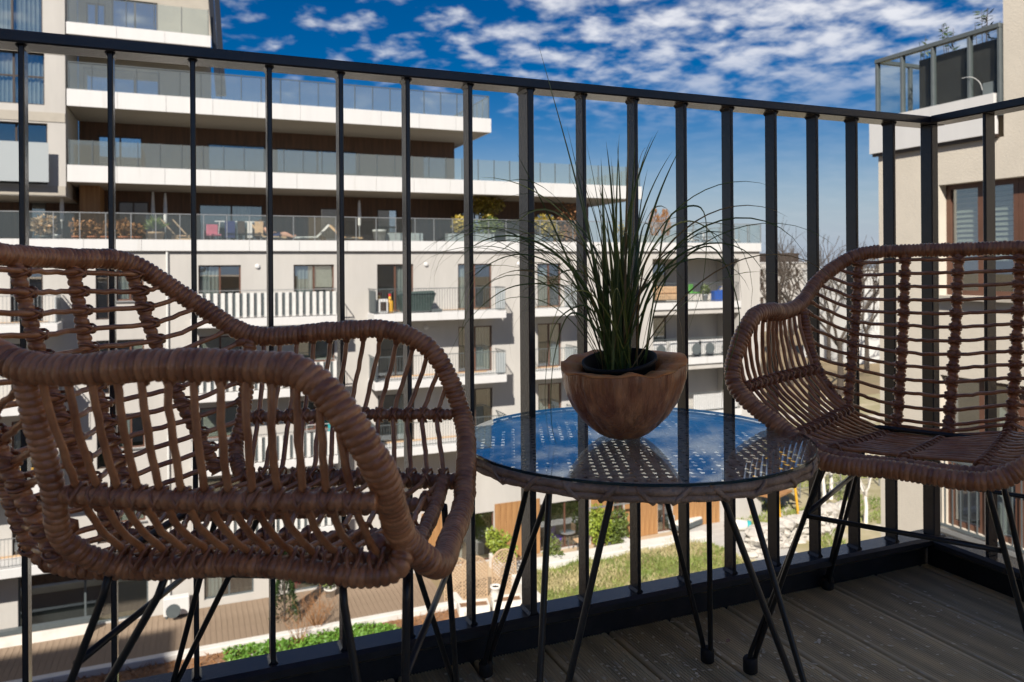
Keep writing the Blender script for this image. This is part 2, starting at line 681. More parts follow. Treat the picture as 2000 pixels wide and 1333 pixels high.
# ================================================================== table
M['wicker'] = mat('table_wicker', (0.62, 0.47, 0.36), 0.5, var=0.35, vscale=45, bump=0.3, bscale=260)
M['wicker_rim'] = mat('rim_wicker', (0.26, 0.155, 0.095), 0.45, col2=(0.50, 0.34, 0.23), vscale=30, bump=.4, bscale=200)
M['glass'] = glass_mat('table_glass', (0.92, 0.97, 0.98), 0.03, 0.004, (0.93, 0.96, 0.955), milk=.015)
M['glass_edge'] = mat('glass_edge', (0.010, 0.035, 0.038), 0.12, spec=0.6)
TC = np.array([0.652, 1.062])
TZ = 0.460
table = empty('wicker_table', (TC[0], TC[1], 0), -YAW)
tag(table, 'small round wicker table with glass top and black hairpin legs between the chairs', 'table')
TR = 0.269
MB().lathe([(0, 0), (TR - .001, 0), (TR, .001), (TR, .0045), (TR - .001, .0055), (0, .0055)], 96, (0, 0, TZ - .0055)) \
    .build('glass_top', M['glass'], table)
_gt = [o for o in table.children][0]
MB().lathe([(TR + .0003, .0008), (TR + .0012, .0012), (TR + .0012, .0046), (TR + .0003, .005)], 96, (0, 0, TZ - .0055), cap=False).build('glass_edge', M['glass_edge'], _gt)


def weave_sheet(R, z):
    mb = MB()
    pw, ww, pq, wq, amp = .0190, .0125, .0160, .0106, .0008
    for j in range(-18, 19):
        y = j * pw
        if abs(y) > R - .004:
            continue
        L = math.sqrt(R * R - y * y)
        n = int(2 * L / (pq / 4))
        xs = np.linspace(-L, L, n)
        zz = z + amp * np.sin(np.pi * xs / pq + (math.pi if j % 2 else 0))
        hw = ww / 2 * (1 - .12 * np.abs(np.sin(np.pi * xs / pq)))
        V, F = [], []
        for i in range(n):
            V += [(xs[i], y - hw[i], zz[i]), (xs[i], y, zz[i] + .0009), (xs[i], y + hw[i], zz[i])]
        for i in range(n - 1):
            F += [(3 * i, 3 * i + 3, 3 * i + 4, 3 * i + 1), (3 * i + 1, 3 * i + 4, 3 * i + 5, 3 * i + 2)]
        mb.add(V, F)
    for i in range(-16, 17):
        x = (i + .5) * pq
        if abs(x) > R - .004:
            continue
        L = math.sqrt(R * R - x * x)
        n = int(2 * L / (pw / 4))
        ys = np.linspace(-L, L, n)
        zz = z - .0002 - amp * np.cos(np.pi * ys / pw) * (1 if i % 2 == 0 else -1)
        V, F = [], []
        for k in range(n):
            V += [(x - wq / 2, ys[k], zz[k]), (x, ys[k], zz[k] + .0008), (x + wq / 2, ys[k], zz[k])]
        for k in range(n - 1):
            F += [(3 * k, 3 * k + 1, 3 * k + 4, 3 * k + 3), (3 * k + 1, 3 * k + 2, 3 * k + 5, 3 * k + 4)]
        mb.add(V, F)
    return mb


stuff(weave_sheet(TR - .012, TZ - .011).build('woven_top', M['wicker'], table, True))


def wrapped(mb, path, r0, pitch=.011, amp=.0016, seg=12, closed=False, per=8, slant=1.0, seed=0, ex=1.0):
    """a tube bound with a strand: ridges run round it like a screw thread"""
    P = resample(path, pitch / per, closed)
    n = len(P)
    rg = np.random.default_rng(seed)
    turns = n / per
    jit = np.interp(np.arange(n), np.arange(0, n + per, per), rg.normal(0, .12, len(np.arange(0, n + per, per))))
    thick = np.interp(np.arange(n), np.arange(0, n + per, per), rg.normal(1, .035, len(np.arange(0, n + per, per))))
    if closed:
        k = int(round(turns))
        base = np.arange(n) / n * k
    else:
        base = np.arange(n) / per

    def rad(n_, th):
        ph = (base + jit)[:, None] + slant * th[None, :] / (2 * np.pi)
        fr = ph - np.floor(ph)
        prof = np.clip(1 - np.abs(2 * fr - 1) ** 3.2, 0, 1)
        cell = np.floor(ph).astype(int)
        tone = (np.sin(cell * 12.9898 + seed * 3.1) * 43758.5453) % 1.0
        mb.tone[mb.n] = tone.ravel()
        return r0 * thick[:, None] - amp + amp * prof * 1.25
    return mb.sweep(P, rad, seg, closed, ex=ex)


t_ = np.linspace(0, 2 * np.pi, 180, endpoint=False)
for k, (zz, rr, sd) in enumerate(((TZ - .0115, .0058, 1), (TZ - .0208, .0052, 2))):
    c_ = np.stack([(TR - .004) * np.cos(t_), (TR - .004) * np.sin(t_), np.full_like(t_, zz)], 1)
    mb = MB()
    wrapped(mb, c_, rr, .060, .0013, 12, True, per=22, slant=(1 if k else -1), seed=sd)
    mb.build('braided_rim', M['wicker_rim'], table, True)
mb = MB()
for k in range(30):
    a = 2 * math.pi * (k + .3 * math.sin(k * 7)) / 30
    c, s = math.cos(a), math.sin(a)
    q = []
    for j in range(11):
        b = j / 10 * 2 * math.pi
        da = .045 * math.sin(b) * (1 if k % 2 else -1)
        r_ = TR - .004 + .0064 * math.cos(b)
        q.append((r_ * math.cos(a + da), r_ * math.sin(a + da), TZ - .0160 + .0108 * math.sin(b)))
    mb.sweep(q[:-1], .0020, 6, True, ex=1.7)
stuff(mb.build('rim_lashing', M['wicker_rim'], table, True))
# hairpin legs
_rt = np.array([math.cos(YAW), -math.sin(YAW)])
_fd = np.array([math.sin(YAW), math.cos(YAW)])
FA, FC = np.array([.488, 1.300]) - TC, np.array([.879, 1.183]) - TC


def leg_local(v):
    return np.array([v @ _rt, v @ _fd])


for v in (FA, FC, -FA, -FC):
    v = leg_local(v)
    vh = v / np.linalg.norm(v)
    tg = np.array([-vh[1], vh[0]])
    mb = MB()
    for s in (-1, 1):
        top = vh * .150 + tg * s * .055
        foot = v + tg * s * .006
        p = [(top[0], top[1], TZ - .030), (top[0], top[1], TZ - .036), (foot[0], foot[1], .022), (foot[0], foot[1], .012)]
        mb.sweep(resample(p, .03), .0048, 8)
    lg = mb.build('leg', M['rod'], table, True)
    MB().lathe([(.0105, 0), (.0125, .002), (.0125, .022), (.010, .026), (.0, .026)], 14, (v[0], v[1], .0006)).build('foot_cap', M['rubber'], lg, True)
mb = MB()
for s in (-1, 1):
    mb.sweep([(math.cos(a) * (.15 if s > 0 else .152), math.sin(a) * .15, TZ - .0335) for a in np.linspace(0, 2 * math.pi, 40, endpoint=False)], .0045, 6, True)
    break
mb.build('leg_ring', M['rod'], table, True)

# ================================================================== wooden bowl and grass
M['bowl'] = mat('bowl_husk', (0.24, 0.058, 0.020), 0.36, coat=.5, col2=(0.82, 0.36, 0.14), vscale=26, stretch=(1.7, 1.7, .30), bump=1.0, bscale=55,
                wear=((0.07, 0.025, 0.012), 15, 0.60), spec=.6)
M['bowl_rim'] = mat('bowl_cut_wood', (0.80, 0.25, 0.06), 0.6, col2=(0.92, 0.44, 0.14), vscale=40, bump=0.5, bscale=110)
M['black_pot'] = mat('nursery_pot', (0.010, 0.010, 0.010), 0.6, spec=.3)
M['soil'] = mat('soil', (0.014, 0.010, 0.007), 0.95, var=.4, vscale=60, bump=.8, bscale=90)
BC = np.array([.634, 1.066])
BZ = TZ + .0005
bowl = empty('wooden_bowl', (BC[0], BC[1], BZ), -YAW)
tag(bowl, 'rough dark wooden bowl with orange cut rim standing on the glass table', 'planter')


def rimz(t):
    return .1135 + .006 * math.cos(t) + .009 * math.sin(t) + .0022 * math.sin(3 * t + 1) + .0015 * math.sin(7 * t) + .001 * math.sin(13 * t + 2)


def bowl_r(r, z, t):
    f = z / .11
    g = 1 + .022 * math.sin(3 * t + .7) + .014 * math.sin(7 * t + 2) + .006 * math.sin(17 * t + 5 * z * 40)
    for gt, gw, gd in ((3.75, .09, .05), (4.02, .06, .03), (4.55, .05, .035), (3.4, .08, .03), (5.5, .07, .03), (1.2, .1, .04)):
        g -= gd * math.exp(-((t - gt - .12 * (1 - f)) / gw) ** 2) * max(0.0, 1.0 - f) * 2.3
    return r * g, z / .1135 * rimz(t)


prof = [(0, .0), (.028, .0), (.040, .006), (.055, .018), (.070, .034), (.083, .053), (.0915, .072), (.0965, .090), (.0985, .104), (.0985, .1135)]
MB().lathe(prof, 72, fn=bowl_r, cap=False).build('husk', M['bowl'], bowl, True)


def rim_r(r, z, t):
    return (bowl_r(.0985, .1135, t)[0] if r > .09 else (bowl_r(.0985, .1135, t)[0] * .6 + .040 if r > .075 else r)), \
        rimz(t) + z + (.0014 * math.sin(11 * t) if r < .09 else 0)


MB().lathe([(.0984, .0005), (.080, .003), (.0625, .0005), (.0615, -.012), (.060, -.035)], 72, fn=rim_r, cap=False).build('cut_rim', M['bowl_rim'], bowl, True)
mb = MB().lathe([(.046, 0), (.050, .03), (.0565, .062), (.0590, .064), (.0590, .070), (.0560, .070), (.0500, .03), (.048, .02), (0, .02)], 48)
ip = mb.build('inner_pot', M['black_pot'], bowl, True)
ip.location = (.002, .004, .0545)
ip.rotation_euler = (math.radians(9), math.radians(-7), 0)
MB().lathe([(0, .006), (.03, .004), (.044, 0)], 24).build('soil', M['soil'], ip, True).location = (0, 0, .026)

M['grass1'] = mat('grass_blade', (0.034, 0.062, 0.014), 0.40, col2=(0.13, 0.19, 0.034), vscale=9, spec=.5)
M['grass2'] = mat('grass_blade_pale', (0.12, 0.16, 0.03), 0.42, col2=(0.36, 0.38, 0.09), vscale=9, spec=.5)
M['grass3'] = mat('grass_blade_dry', (0.20, 0.12, 0.045), 0.6, col2=(0.34, 0.24, 0.10), vscale=9)
plant = empty('ornamental_grass', (BC[0], BC[1], BZ + .088), -YAW)
tag(plant, 'tall dark green ornamental grass with arching blades growing in the wooden bowl', 'plant')


def blade(path, w, mb, twist=0.0):
    """folded ribbon: V-shaped cross section, tapering to a point"""
    P = np.asarray(path)
    n = len(P)
    T = np.gradient(P, axis=0)
    T /= np.linalg.norm(T, axis=1)[:, None]
    a0 = RNG.uniform(0, math.pi)
    V, F = [], []
    for i in range(n):
        a = a0 + twist * i / n
        ref = np.array([math.cos(a), math.sin(a), .15])
        s = np.cross(T[i], ref)
        s /= max(np.linalg.norm(s), 1e-6)
        nn = np.cross(T[i], s)
        f = i / (n - 1)
        ww = w * (0.62 + .9 * f if f < .3 else .89 * (1 - (f - .3) / .7) ** .75 + .02) / 2
        V += [P[i] - s * ww, P[i] + nn * ww * .45, P[i] + s * ww]
    for i in range(n - 1):
        F += [(3 * i, 3 * i + 1, 3 * i + 4, 3 * i + 3), (3 * i + 1, 3 * i + 2, 3 * i + 5, 3 * i + 4)]
    mb.add(V, F)


def arch(az, lean, ln, droop, start=None, kink=None, n=22):
    r0 = .027 * math.sqrt(RNG.random())
    a0 = RNG.uniform(0, 2 * math.pi)
    p = np.array([r0 * math.cos(a0) - .004, r0 * math.sin(a0), 0.0]) if start is None else np.array(start, float)
    out = [p.copy()]
    ds = ln / (n - 1)
    for i in range(1, n):
        f = i / (n - 1)
        th = lean + droop * f ** 2.2
        if kink and f > kink[0]:
            th += kink[1] * min(1, (f - kink[0]) / .06)
        azz = az + .25 * math.sin(f * 2.5)
        p = p + ds * np.array([math.sin(th) * math.cos(azz), math.sin(th) * math.sin(azz), math.cos(th)])
        out.append(p.copy())
    return np.array(out)


k = 0
for kind, cnt in (('stout', 30), ('mid', 22), ('fine', 56)):
    for i in range(cnt):
        mb = MB()
        az = RNG.uniform(0, 2 * math.pi)
        if kind != 'stout' and math.cos(az) > .3 and RNG.random() < .55:
            az = math.pi - az
        if kind == 'stout':
            P = arch(az, RNG.uniform(.01, .15), RNG.uniform(.26, .42), RNG.uniform(.05, .6))
            w = RNG.uniform(.0065, .0095)
        elif kind == 'mid':
            P = arch(az, RNG.uniform(.05, .32), RNG.uniform(.32, .48), RNG.uniform(1.2, 2.9))
            w = RNG.uniform(.0040, .0062)
        else:
            P = arch(az, RNG.uniform(.12, .55), RNG.uniform(.32, .56), RNG.uniform(1.8, 3.4),
                     kink=((RNG.uniform(.45, .8), RNG.uniform(.3, 1.0)) if RNG.random() < .3 else None))
            w = RNG.uniform(.0015, .0028)
        blade(P, w, mb, RNG.uniform(-1, 1))
        mb.build('blade', (M['grass2'] if RNG.random() < .7 else M['grass3']) if RNG.random() < .26 else M['grass1'], plant)
# a few single blades that stand out of the clump (bowl coordinates: right, away, up)
for pts, w in (([(-.012, .0, 0), (-.03, .0, .12), (-.068, 0, .30), (-.132, .01, .545)], .0066),
               ([(-.02, .01, 0), (-.06, .02, .13), (-.115, .03, .265), (-.165, .03, .365)], .0050),
               ([(.01, .01, 0), (.005, .02, .2), (.0, .03, .36)], .0032),
               ([(.012, .0, 0), (.008, .01, .2), (.012, .02, .385)], .0030),
               ([(.03, .0, 0), (.05, -.01, .14), (.075, -.02, .26), (.12, -.02, .27), (.125, -.02, .17), (.09, -.02, .05)], .0042),
               ([(-.02, -.02, 0), (-.05, -.05, .09), (-.085, -.06, .11), (-.11, -.06, .05), (-.115, -.055, -.06), (-.102, -.05, -.11)], .0040),
               ([(-.02, -.02, 0), (-.06, -.05, .12), (-.105, -.06, .10), (-.125, -.06, .0), (-.118, -.06, -.10)], .0034),
               ([(.02, .0, 0), (.06, .0, .15), (.13, 0, .235), (.175, 0, .20), (.19, 0, .12)], .0034),
               ([(-.02, .0, 0), (-.08, .0, .16), (-.16, .0, .20), (-.235, .0, .165), (-.262, 0, .10)], .0030),
               ([(-.02, .0, 0), (-.09, -.01, .14), (-.17, -.01, .15), (-.24, 0, .10), (-.285, 0, .02)], .0028),
               ([(.03, 0, 0), (.07, 0, .16), (.14, .0, .21), (.185, .0, .10), (.16, 0, .0), (.155, 0, -.05)], .0032)):
    mb = MB()
    blade(catmull(pts, 7), w, mb, .4)
    mb.build('blade', M['grass1'], plant)
CHAIR_PTS = {
    'R': {
        'F0+': (0, 0.226, 0.423), 'F0-': (-0, 0.226, 0.423), 'F1+': (0.111, 0.225, 0.422), 'F1-': (-0.12, 0.225, 0.427),
        'FC+': (0.16, 0.216, 0.454), 'FC-': (-0.161, 0.216, 0.452), 'A1+': (0.257, 0.211, 0.531), 'A1-': (-0.257, 0.211, 0.531),
        'A2+': (0.249, 0.151, 0.634), 'A2-': (-0.249, 0.151, 0.634), 'A3+': (0.24, 0.085, 0.646), 'A3-': (-0.24, 0.085, 0.646),
        'A4+': (0.25, 0.008, 0.64), 'A4-': (-0.25, 0.008, 0.64), 'J+': (0.252, -0.115, 0.65), 'J-': (-0.252, -0.115, 0.65),
        'B1+': (0.236, -0.2, 0.702), 'B1-': (-0.236, -0.2, 0.702), 'B2+': (0.18, -0.269, 0.749), 'B2-': (-0.18, -0.269, 0.749),
        'B3+': (0.097, -0.305, 0.756), 'B3-': (-0.105, -0.305, 0.758), 'T0+': (0, -0.311, 0.757), 'T0-': (-0, -0.311, 0.757),
        'C0+': (0.161, -0.109, 0.442), 'C0-': (-0.161, -0.109, 0.442), 'C1+': (0.225, -0.112, 0.535), 'C1-': (-0.225, -0.112, 0.535),
        'S1+': (0.171, 0.204, 0.436), 'S1-': (-0.171, 0.204, 0.436), 'M0+': (0.219, -0.11, 0.522), 'M0-': (-0.219, -0.11, 0.522),
        'M1+': (0.252, 0.201, 0.517), 'M1-': (-0.252, 0.201, 0.517), 'P1b+': (0.169, -0.136, 0.441), 'P1b-': (-0.169, -0.136, 0.441),
        'P2b+': (0.096, -0.216, 0.404), 'P2b-': (-0.098, -0.22, 0.427), 'P3b+': (0, -0.188, 0.409), 'P3b-': (-0, -0.188, 0.409),
    },
    'L': {
        'F0+': (0, 0.228, 0.416), 'F0-': (-0, 0.228, 0.416), 'F1+': (0.113, 0.23, 0.426), 'F1-': (-0.114, 0.225, 0.419),
        'FC+': (0.157, 0.208, 0.468), 'FC-': (-0.158, 0.222, 0.444), 'A1+': (0.24, 0.201, 0.564), 'A1-': (-0.241, 0.206, 0.506),
        'A2+': (0.25, 0.146, 0.637), 'A2-': (-0.249, 0.16, 0.603), 'A3+': (0.247, 0.082, 0.645), 'A3-': (-0.247, 0.097, 0.635),
        'A4+': (0.249, 0.008, 0.646), 'A4-': (-0.249, 0.008, 0.634), 'J+': (0.248, -0.114, 0.645), 'J-': (-0.247, -0.119, 0.629),
        'B1+': (0.235, -0.2, 0.691), 'B1-': (-0.234, -0.202, 0.679), 'B2+': (0.179, -0.269, 0.745), 'B2-': (-0.178, -0.272, 0.739),
        'B3+': (0.101, -0.304, 0.753), 'B3-': (-0.1, -0.305, 0.744), 'T0+': (0, -0.312, 0.747), 'T0-': (-0, -0.312, 0.747),
        'C0+': (0.158, -0.103, 0.434), 'C0-': (-0.16, -0.108, 0.434), 'C1+': (0.215, -0.108, 0.524), 'C1-': (-0.214, -0.117, 0.511),
        'S1+': (0.169, 0.202, 0.442), 'S1-': (-0.171, 0.208, 0.433), 'M0+': (0.212, -0.108, 0.521), 'M0-': (-0.212, -0.114, 0.51),
        'M1+': (0.241, 0.203, 0.529), 'M1-': (-0.243, 0.19, 0.511), 'P1b+': (0.17, -0.135, 0.439), 'P1b-': (-0.17, -0.135, 0.439),
        'P2b+': (0.097, -0.217, 0.414), 'P2b-': (-0.097, -0.217, 0.414), 'P3b+': (0, -0.189, 0.412), 'P3b-': (-0, -0.189, 0.412),
    },
}

# ================================================================== rattan chairs
M['rattan'] = mat('rattan_binding', (0.20, 0.058, 0.020), 0.34, coat=.55, col2=(0.66, 0.295, 0.125), tone=.5, vscale=34, bump=0.18, bscale=180, spec=.5)
M['cane'] = mat('rattan_cane', (0.27, 0.086, 0.030), 0.34, coat=.55, col2=(0.66, 0.30, 0.125), vscale=26, bump=0.12, bscale=160, spec=.5)


def knot(mb, c, t, d, ra, rb):
    """two crossed loops that bind a cane to a rail"""
    t = t / np.linalg.norm(t)
    d = d / np.linalg.norm(d)
    nrm = np.cross(t, d)
    nrm /= max(np.linalg.norm(nrm), 1e-6)
    for s in (-1, 1):
        b = t * .55 + s * d
        b /= np.linalg.norm(b)
        q = [c + nrm * ra * math.cos(a) + b * rb * math.sin(a) for a in np.linspace(0, 2 * math.pi, 10, endpoint=False)]
        mb.sweep(q, .0017, 5, True, ex=1.4)


def make_chair(name, label, pts, pos, rz, seed, FF, links):
    root = empty(name, (pos[0], pos[1], 0), rz)
    tag(root, label, 'chair', 'rattan chairs on the balcony')
    P = {k: np.array(v) for k, v in pts.items()}
    order = ['F1', 'FC', 'A1', 'A2', 'A3', 'A4', 'J', 'B1', 'B2', 'B3']
    loop = [P['F0+']] + [P[n + '+'] for n in order] + [P['T0+']] + [P[n + '-'] for n in order[::-1]]
    rim = catmull(loop, 16, True)
    mb = MB()
    wrapped(mb, rim, .0140, .0074, .0022, 14, True, seed=seed)
    mb.build('rim', M['rattan'], root, True)
    rg = np.random.default_rng(seed)
    kn = MB()
    UP = np.array([0, 0, 1.0])
    side = {}
    for s in '+-':
        sg = 1 if s == '+' else -1
        arm = catmull([P[n + s] for n in ('J', 'A4', 'A3', 'A2', 'A1')], 14)
        # corner post running on as the side rail of the seat
        mid = P['C1' + s] * .42 + P['C0' + s] * .58 + np.array([.012 * sg, -.008, .0])
        post = catmull([P['J' + s], P['C1' + s], mid, P['C0' + s] + np.array([0, .022, .000]), (P['C0' + s] + P['S1' + s]) / 2 + np.array([0, 0, .003]), P['S1' + s], P['FC' + s]], 14)
        mb = MB()
        wrapped(mb, post, .0108, .0074, .0020, 12, seed=seed + 3)
        mb.build('corner_post', M['rattan'], root, True)
        midr = catmull([P['M0' + s], (P['M0' + s] + P['M1' + s]) / 2 + np.array([.010 * sg, 0, 0]), P['M1' + s]], 14)
        mb = MB()
        wrapped(mb, midr, .0080, .0080, .0018, 10, seed=seed + 5)
        mb.build('side_rail', M['rattan'], root, True)
        rimup = catmull([P['B2' + s], P['B1' + s], P['J' + s]], 14)
        cpost = catmull([P['J' + s], P['C1' + s], P['C0' + s]], 14)
        side[s] = (arm, midr, rimup, cpost)
    # inner front rail
    fr = [P['FC+'] + np.array([-.004, -.030, -.006]), P['F1+'] + np.array([-.004, -.034, .004]), P['F0+'] + np.array([0, -.034, .002]),
          P['F1-'] + np.array([.004, -.034, .004]), P['FC-'] + np.array([.004, -.030, -.006])]
    mb = MB()
    wrapped(mb, catmull(fr, 14), .0095, .010, .0022, 10, seed=seed + 7)
    mb.build('front_rail', M['rattan'], root, True)
    frp = catmull(fr, 14)
    # back posts, running on as seat rails
    posts = {}
    for key, top, bot in (('1+', 'B2+', 'P1b+'), ('2+', 'B3+', 'P2b+'), ('3', 'T0+', 'P3b+'), ('2-', 'B3-', 'P2b-'), ('1-', 'B2-', 'P1b-')):
        a, b = P[top], P[bot]
        m_ = (a + b) / 2 + np.array([0, -.012, 0])
        back = catmull([a, m_, b], 14)
        mb = MB()
        if key[0] == '1':
            full = back
        else:
            fx = b[0] * 1.05
            f_ = frp[np.argmin(np.abs(frp[:, 0] - fx))]
            full = catmull([a, m_, b + np.array([0, -.004, .02]), b + np.array([0, .022, -.004]), (b + f_) / 2 + np.array([0, 0, -.010]), f_], 14)
        wrapped(mb, full, .0090, .0100, .0023, 10, seed=seed + 11 + len(posts))
        mb.build('back_post', M['rattan'], root, True)
        posts[key] = (back, full)
    # seat canes: arm to arm across the seat
    NS = 13
    for i in range(NS):
        t = (i + .45) / NS
        left, right = [], []
        for s, acc in (('+', left), ('-', right)):
            sg = 1 if s == '+' else -1
            arm, midr, _, _ = side[s]
            a = along(arm, .02 + .86 * t)
            m_ = along(midr, .04 + .93 * t) + np.array([-.006 * sg, 0, 0])
            b = P['C0' + s] + (P['S1' + s] - P['C0' + s]) * (.04 + .94 * t) + np.array([-.010 * sg, 0, .010])
            acc += [a, a * .6 + m_ * .4 + np.array([.006 * sg, 0, 0]), m_, m_ * .5 + b * .5 + np.array([.004 * sg, 0, -.004]), b]
            sr = P['S1' + s] - P['C0' + s]
            cd = a - b
            knot(kn, m_ + np.array([.003 * sg, 0, 0]), midr[-1] - midr[0], cd, .0112, .0112)
            knot(kn, b + np.array([.005 * sg, 0, -.005]), sr, cd, .0145, .0135)
            kn.sweep([a + (m_ - a) * .02, a + (m_ - a) * .085, a + (m_ - a) * .15], [.0062, .0066, .0045], 6)
        yb = {k: posts[k][0][-1] for k in ('2+', '3', '2-')}
        seat = []
        for k in ('2+', '3', '2-'):
            full = posts[k][1]
            br = full[np.argmin(np.abs(full[:, 1] - (yb[k][1] + .012 + (frp[:, 1].max() - .018 - yb[k][1]) * t)) + (full[:, 2] > .46) * 9)]
            q = br + np.array([0, 0, .0105])
            seat.append(q)
            knot(kn, br + np.array([0, 0, .004]), np.array([0, 1, 0.]), np.array([1, 0, 0.]), .012, .012)
        path = left + [left[-1] * .45 + seat[0] * .55 + np.array([0, 0, -.004])] + seat + [right[-1] * .45 + seat[2] * .55 + np.array([0, 0, -.004])] + right[::-1]
        cv = resample(catmull(path, 8), .012)
        cv[1:-1] += rg.normal(0, .0005, cv[1:-1].shape)
        MB().sweep(cv, .0036, 7).build('seat_cane', M['cane'], root, True)
    # front edge cane
    # back canes
    NB = 13
    for k in range(NB):
        t = (k + .75) / (NB + .35)
        pts_ = []
        for s in '+-':
            _, _, rimup, cpost = side[s]
            bd_ = np.vstack([rimup, cpost[1:]])
            e = along(bd_, .07 + .86 * (k / (NB - 1)))
            pts_.append(e)
        mids = []
        for key in ('1+', '2+', '3', '2-', '1-'):
            b = along(posts[key][0], t)
            q = b + np.array([0, .0105, 0])
            mids.append(q)
            knot(kn, b + np.array([0, .004, 0]), np.array([0, 0, 1.]), np.array([1, 0, 0.]), .012, .012)
        path = [pts_[0]] + mids + [pts_[1]]
        cv = resample(catmull(path, 8), .012)
        cv[1:-1] += rg.normal(0, .0006, cv[1:-1].shape)
        MB().sweep(cv, .0036, 7).build('back_cane', M['cane'], root, True)
        for e, m_ in ((pts_[0], mids[0]), (pts_[1], mids[-1])):
            dd = m_ - e
            kn.sweep([e + dd * .03, e + dd * .12, e + dd * .2], [.0085, .0072, .0042], 6)
    stuff(kn.build('bindings', M['rattan'], root, True))
    # black rod frame
    zt = .414
    mb = MB()
    lp = [(.118, .190, zt), (.118, -.130, zt), (-.118, -.130, zt), (-.118, .190, zt)]
    q = []
    for i in range(4):
        a, b = np.array(lp[i]), np.array(lp[(i + 1) % 4])
        q += [a + (b - a) * u for u in np.linspace(.04, .96, 12)]
    mb.sweep(q, .0050, 8, True)
    mb.build('seat_frame', M['rod'], root, True)
    knee = {}
    for (sx, sy), (fx, fy) in FF.items():
        if sy > 0:
            tops = ((.112 * sx, .200), (.122 * sx, .135))
        else:
            tops = ((.122 * sx, -.112), (.122 * sx, -.050))
        mb = MB()
        for j, (tx, ty) in enumerate(tops):
            ft = np.array([fx + (.004 if j else -.004) * sx, fy + (.005 if j else -.005) * sy, .020])
            mb.sweep(resample([(tx, ty, zt + .003), (tx * 1.02, ty, zt - .008), ft, (ft[0], ft[1], .012)], .03), .0043, 8)
            if j == 0:
                knee[sx, sy] = np.array([tx, ty, zt]) * .75 + ft * .25
        lg = mb.build('leg', M['rod'], root, True)
        MB().lathe([(.0105, 0), (.0128, .002), (.0128, .024), (.010, .028), (.0, .028)], 14, (fx, fy, .0006)).build('foot_cap', M['rubber'], lg, True)
    for a, b in links:
        MB().sweep([knee[a], (knee[a] + knee[b]) / 2, knee[b]], .0042, 8).build('stretcher', M['rod'], root, True)
    return root


make_chair('rattan_chair', 'brown rattan armchair close by on the left, seen over its near arm', CHAIR_PTS['L'], (.0806, .9693), -2.0516, 21,
           {(1, 1): (.150, .205), (1, -1): (.120, -.275), (-1, 1): (-.295, .195), (-1, -1): (-.285, -.285)}, (((1, 1), (-1, 1)), ((1, -1), (-1, -1))))
make_chair('rattan_chair', 'brown rattan armchair in the railing corner on the right of the table', CHAIR_PTS['R'], (1.1674, .9536), 2.0686, 43,
           {(1, 1): (.263, .132), (1, -1): (.265, -.321), (-1, 1): (-.185, .075), (-1, -1): (-.200, -.310)}, (((1, 1), (-1, 1)), ((1, 1), (1, -1)), ((1, -1), (-1, -1))))

# ================================================================== buildings
GZ = -13.3                      # level of the courtyard
M['plaster'] = mat('cream_plaster', (0.425, 0.408, 0.382), 0.9, stretch=(1, 1, .22), var=.07, vscale=1.2, bump=.25, bscale=60, wear=((0.40, 0.375, 0.34), 0.9, 0.68))
M['plaster_warm'] = mat('warm_plaster', (0.53, 0.485, 0.41), 0.9, var=.05, vscale=1.5, bump=.45, bscale=45)
M['band'] = mat('window_band', (0.36, 0.33, 0.28), 0.9, var=.06, vscale=2)
M['white'] = mat('white_panel', (0.56, 0.558, 0.55), 0.55, var=.03, vscale=2, stretch=(2, 2, .15), wear=((0.49, 0.48, 0.46), 1.6, .63))
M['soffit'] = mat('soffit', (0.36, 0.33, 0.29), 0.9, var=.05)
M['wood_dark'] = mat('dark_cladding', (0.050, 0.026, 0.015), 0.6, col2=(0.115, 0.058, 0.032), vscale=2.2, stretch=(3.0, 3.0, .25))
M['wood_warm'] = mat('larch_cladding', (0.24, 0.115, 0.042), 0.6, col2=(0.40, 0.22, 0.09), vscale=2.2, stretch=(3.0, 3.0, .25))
M['frame'] = mat('window_frame', (0.040, 0.026, 0.019), 0.45, var=.1)
M['frame_brown'] = mat('brown_frame', (0.105, 0.050, 0.032), 0.45, var=.15, vscale=3)
M['pane'] = glass_mat('window_glass', (0.95, 0.97, 1.0), 0.16, 0.01, (0.75, 0.8, 0.8))
M['pane2'] = glass_mat('mirror_glass', (0.95, 0.96, 1.0), 0.42, 0.01, (0.75, 0.8, 0.8))
M['rail_glass'] = glass_mat('railing_glass', (0.92, 0.95, 0.93), 0.03, 0.02, (0.93, 0.95, 0.94), milk=.02)
M['clear_glass'] = glass_mat('terrace_glass', (0.9, 0.95, 0.93), -.025, 0.02, (0.93, 0.95, 0.94), milk=.01)
M['rail_glass2'] = glass_mat('cloudy_glass', (0.92, 0.95, 0.93), 0.03, 0.02, (0.86, 0.90, 0.88), milk=.11)
M['frost'] = mat('frosted_glass', (0.34, 0.37, 0.38), 0.3)
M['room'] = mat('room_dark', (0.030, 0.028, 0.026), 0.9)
M['curtain'] = mat('curtain', (0.55, 0.53, 0.50), 0.9, var=.25, vscale=3, stretch=(9, 9, .1))
M['blind'] = mat('blind', (0.62, 0.57, 0.46), 0.6, var=.1)
M['grey_metal'] = mat('grey_metal', (0.085, 0.10, 0.105), 0.4, var=.1)
M['steel'] = mat('galvanised', (0.33, 0.34, 0.34), 0.4, var=.1, metal=.6)
M['slat'] = mat('pale_slat', (0.58, 0.58, 0.56), 0.5, var=.1)
M['terracotta'] = mat('terracotta', (0.40, 0.14, 0.065), 0.75, var=.2)
M['leafy'] = mat('leaf_green', (0.045, 0.085, 0.018), 0.5, col2=(0.14, 0.17, 0.03), vscale=5)
M['leaf_yellow'] = mat('leaf_yellow', (0.20, 0.17, 0.02), 0.5, col2=(0.36, 0.25, 0.03), vscale=4)
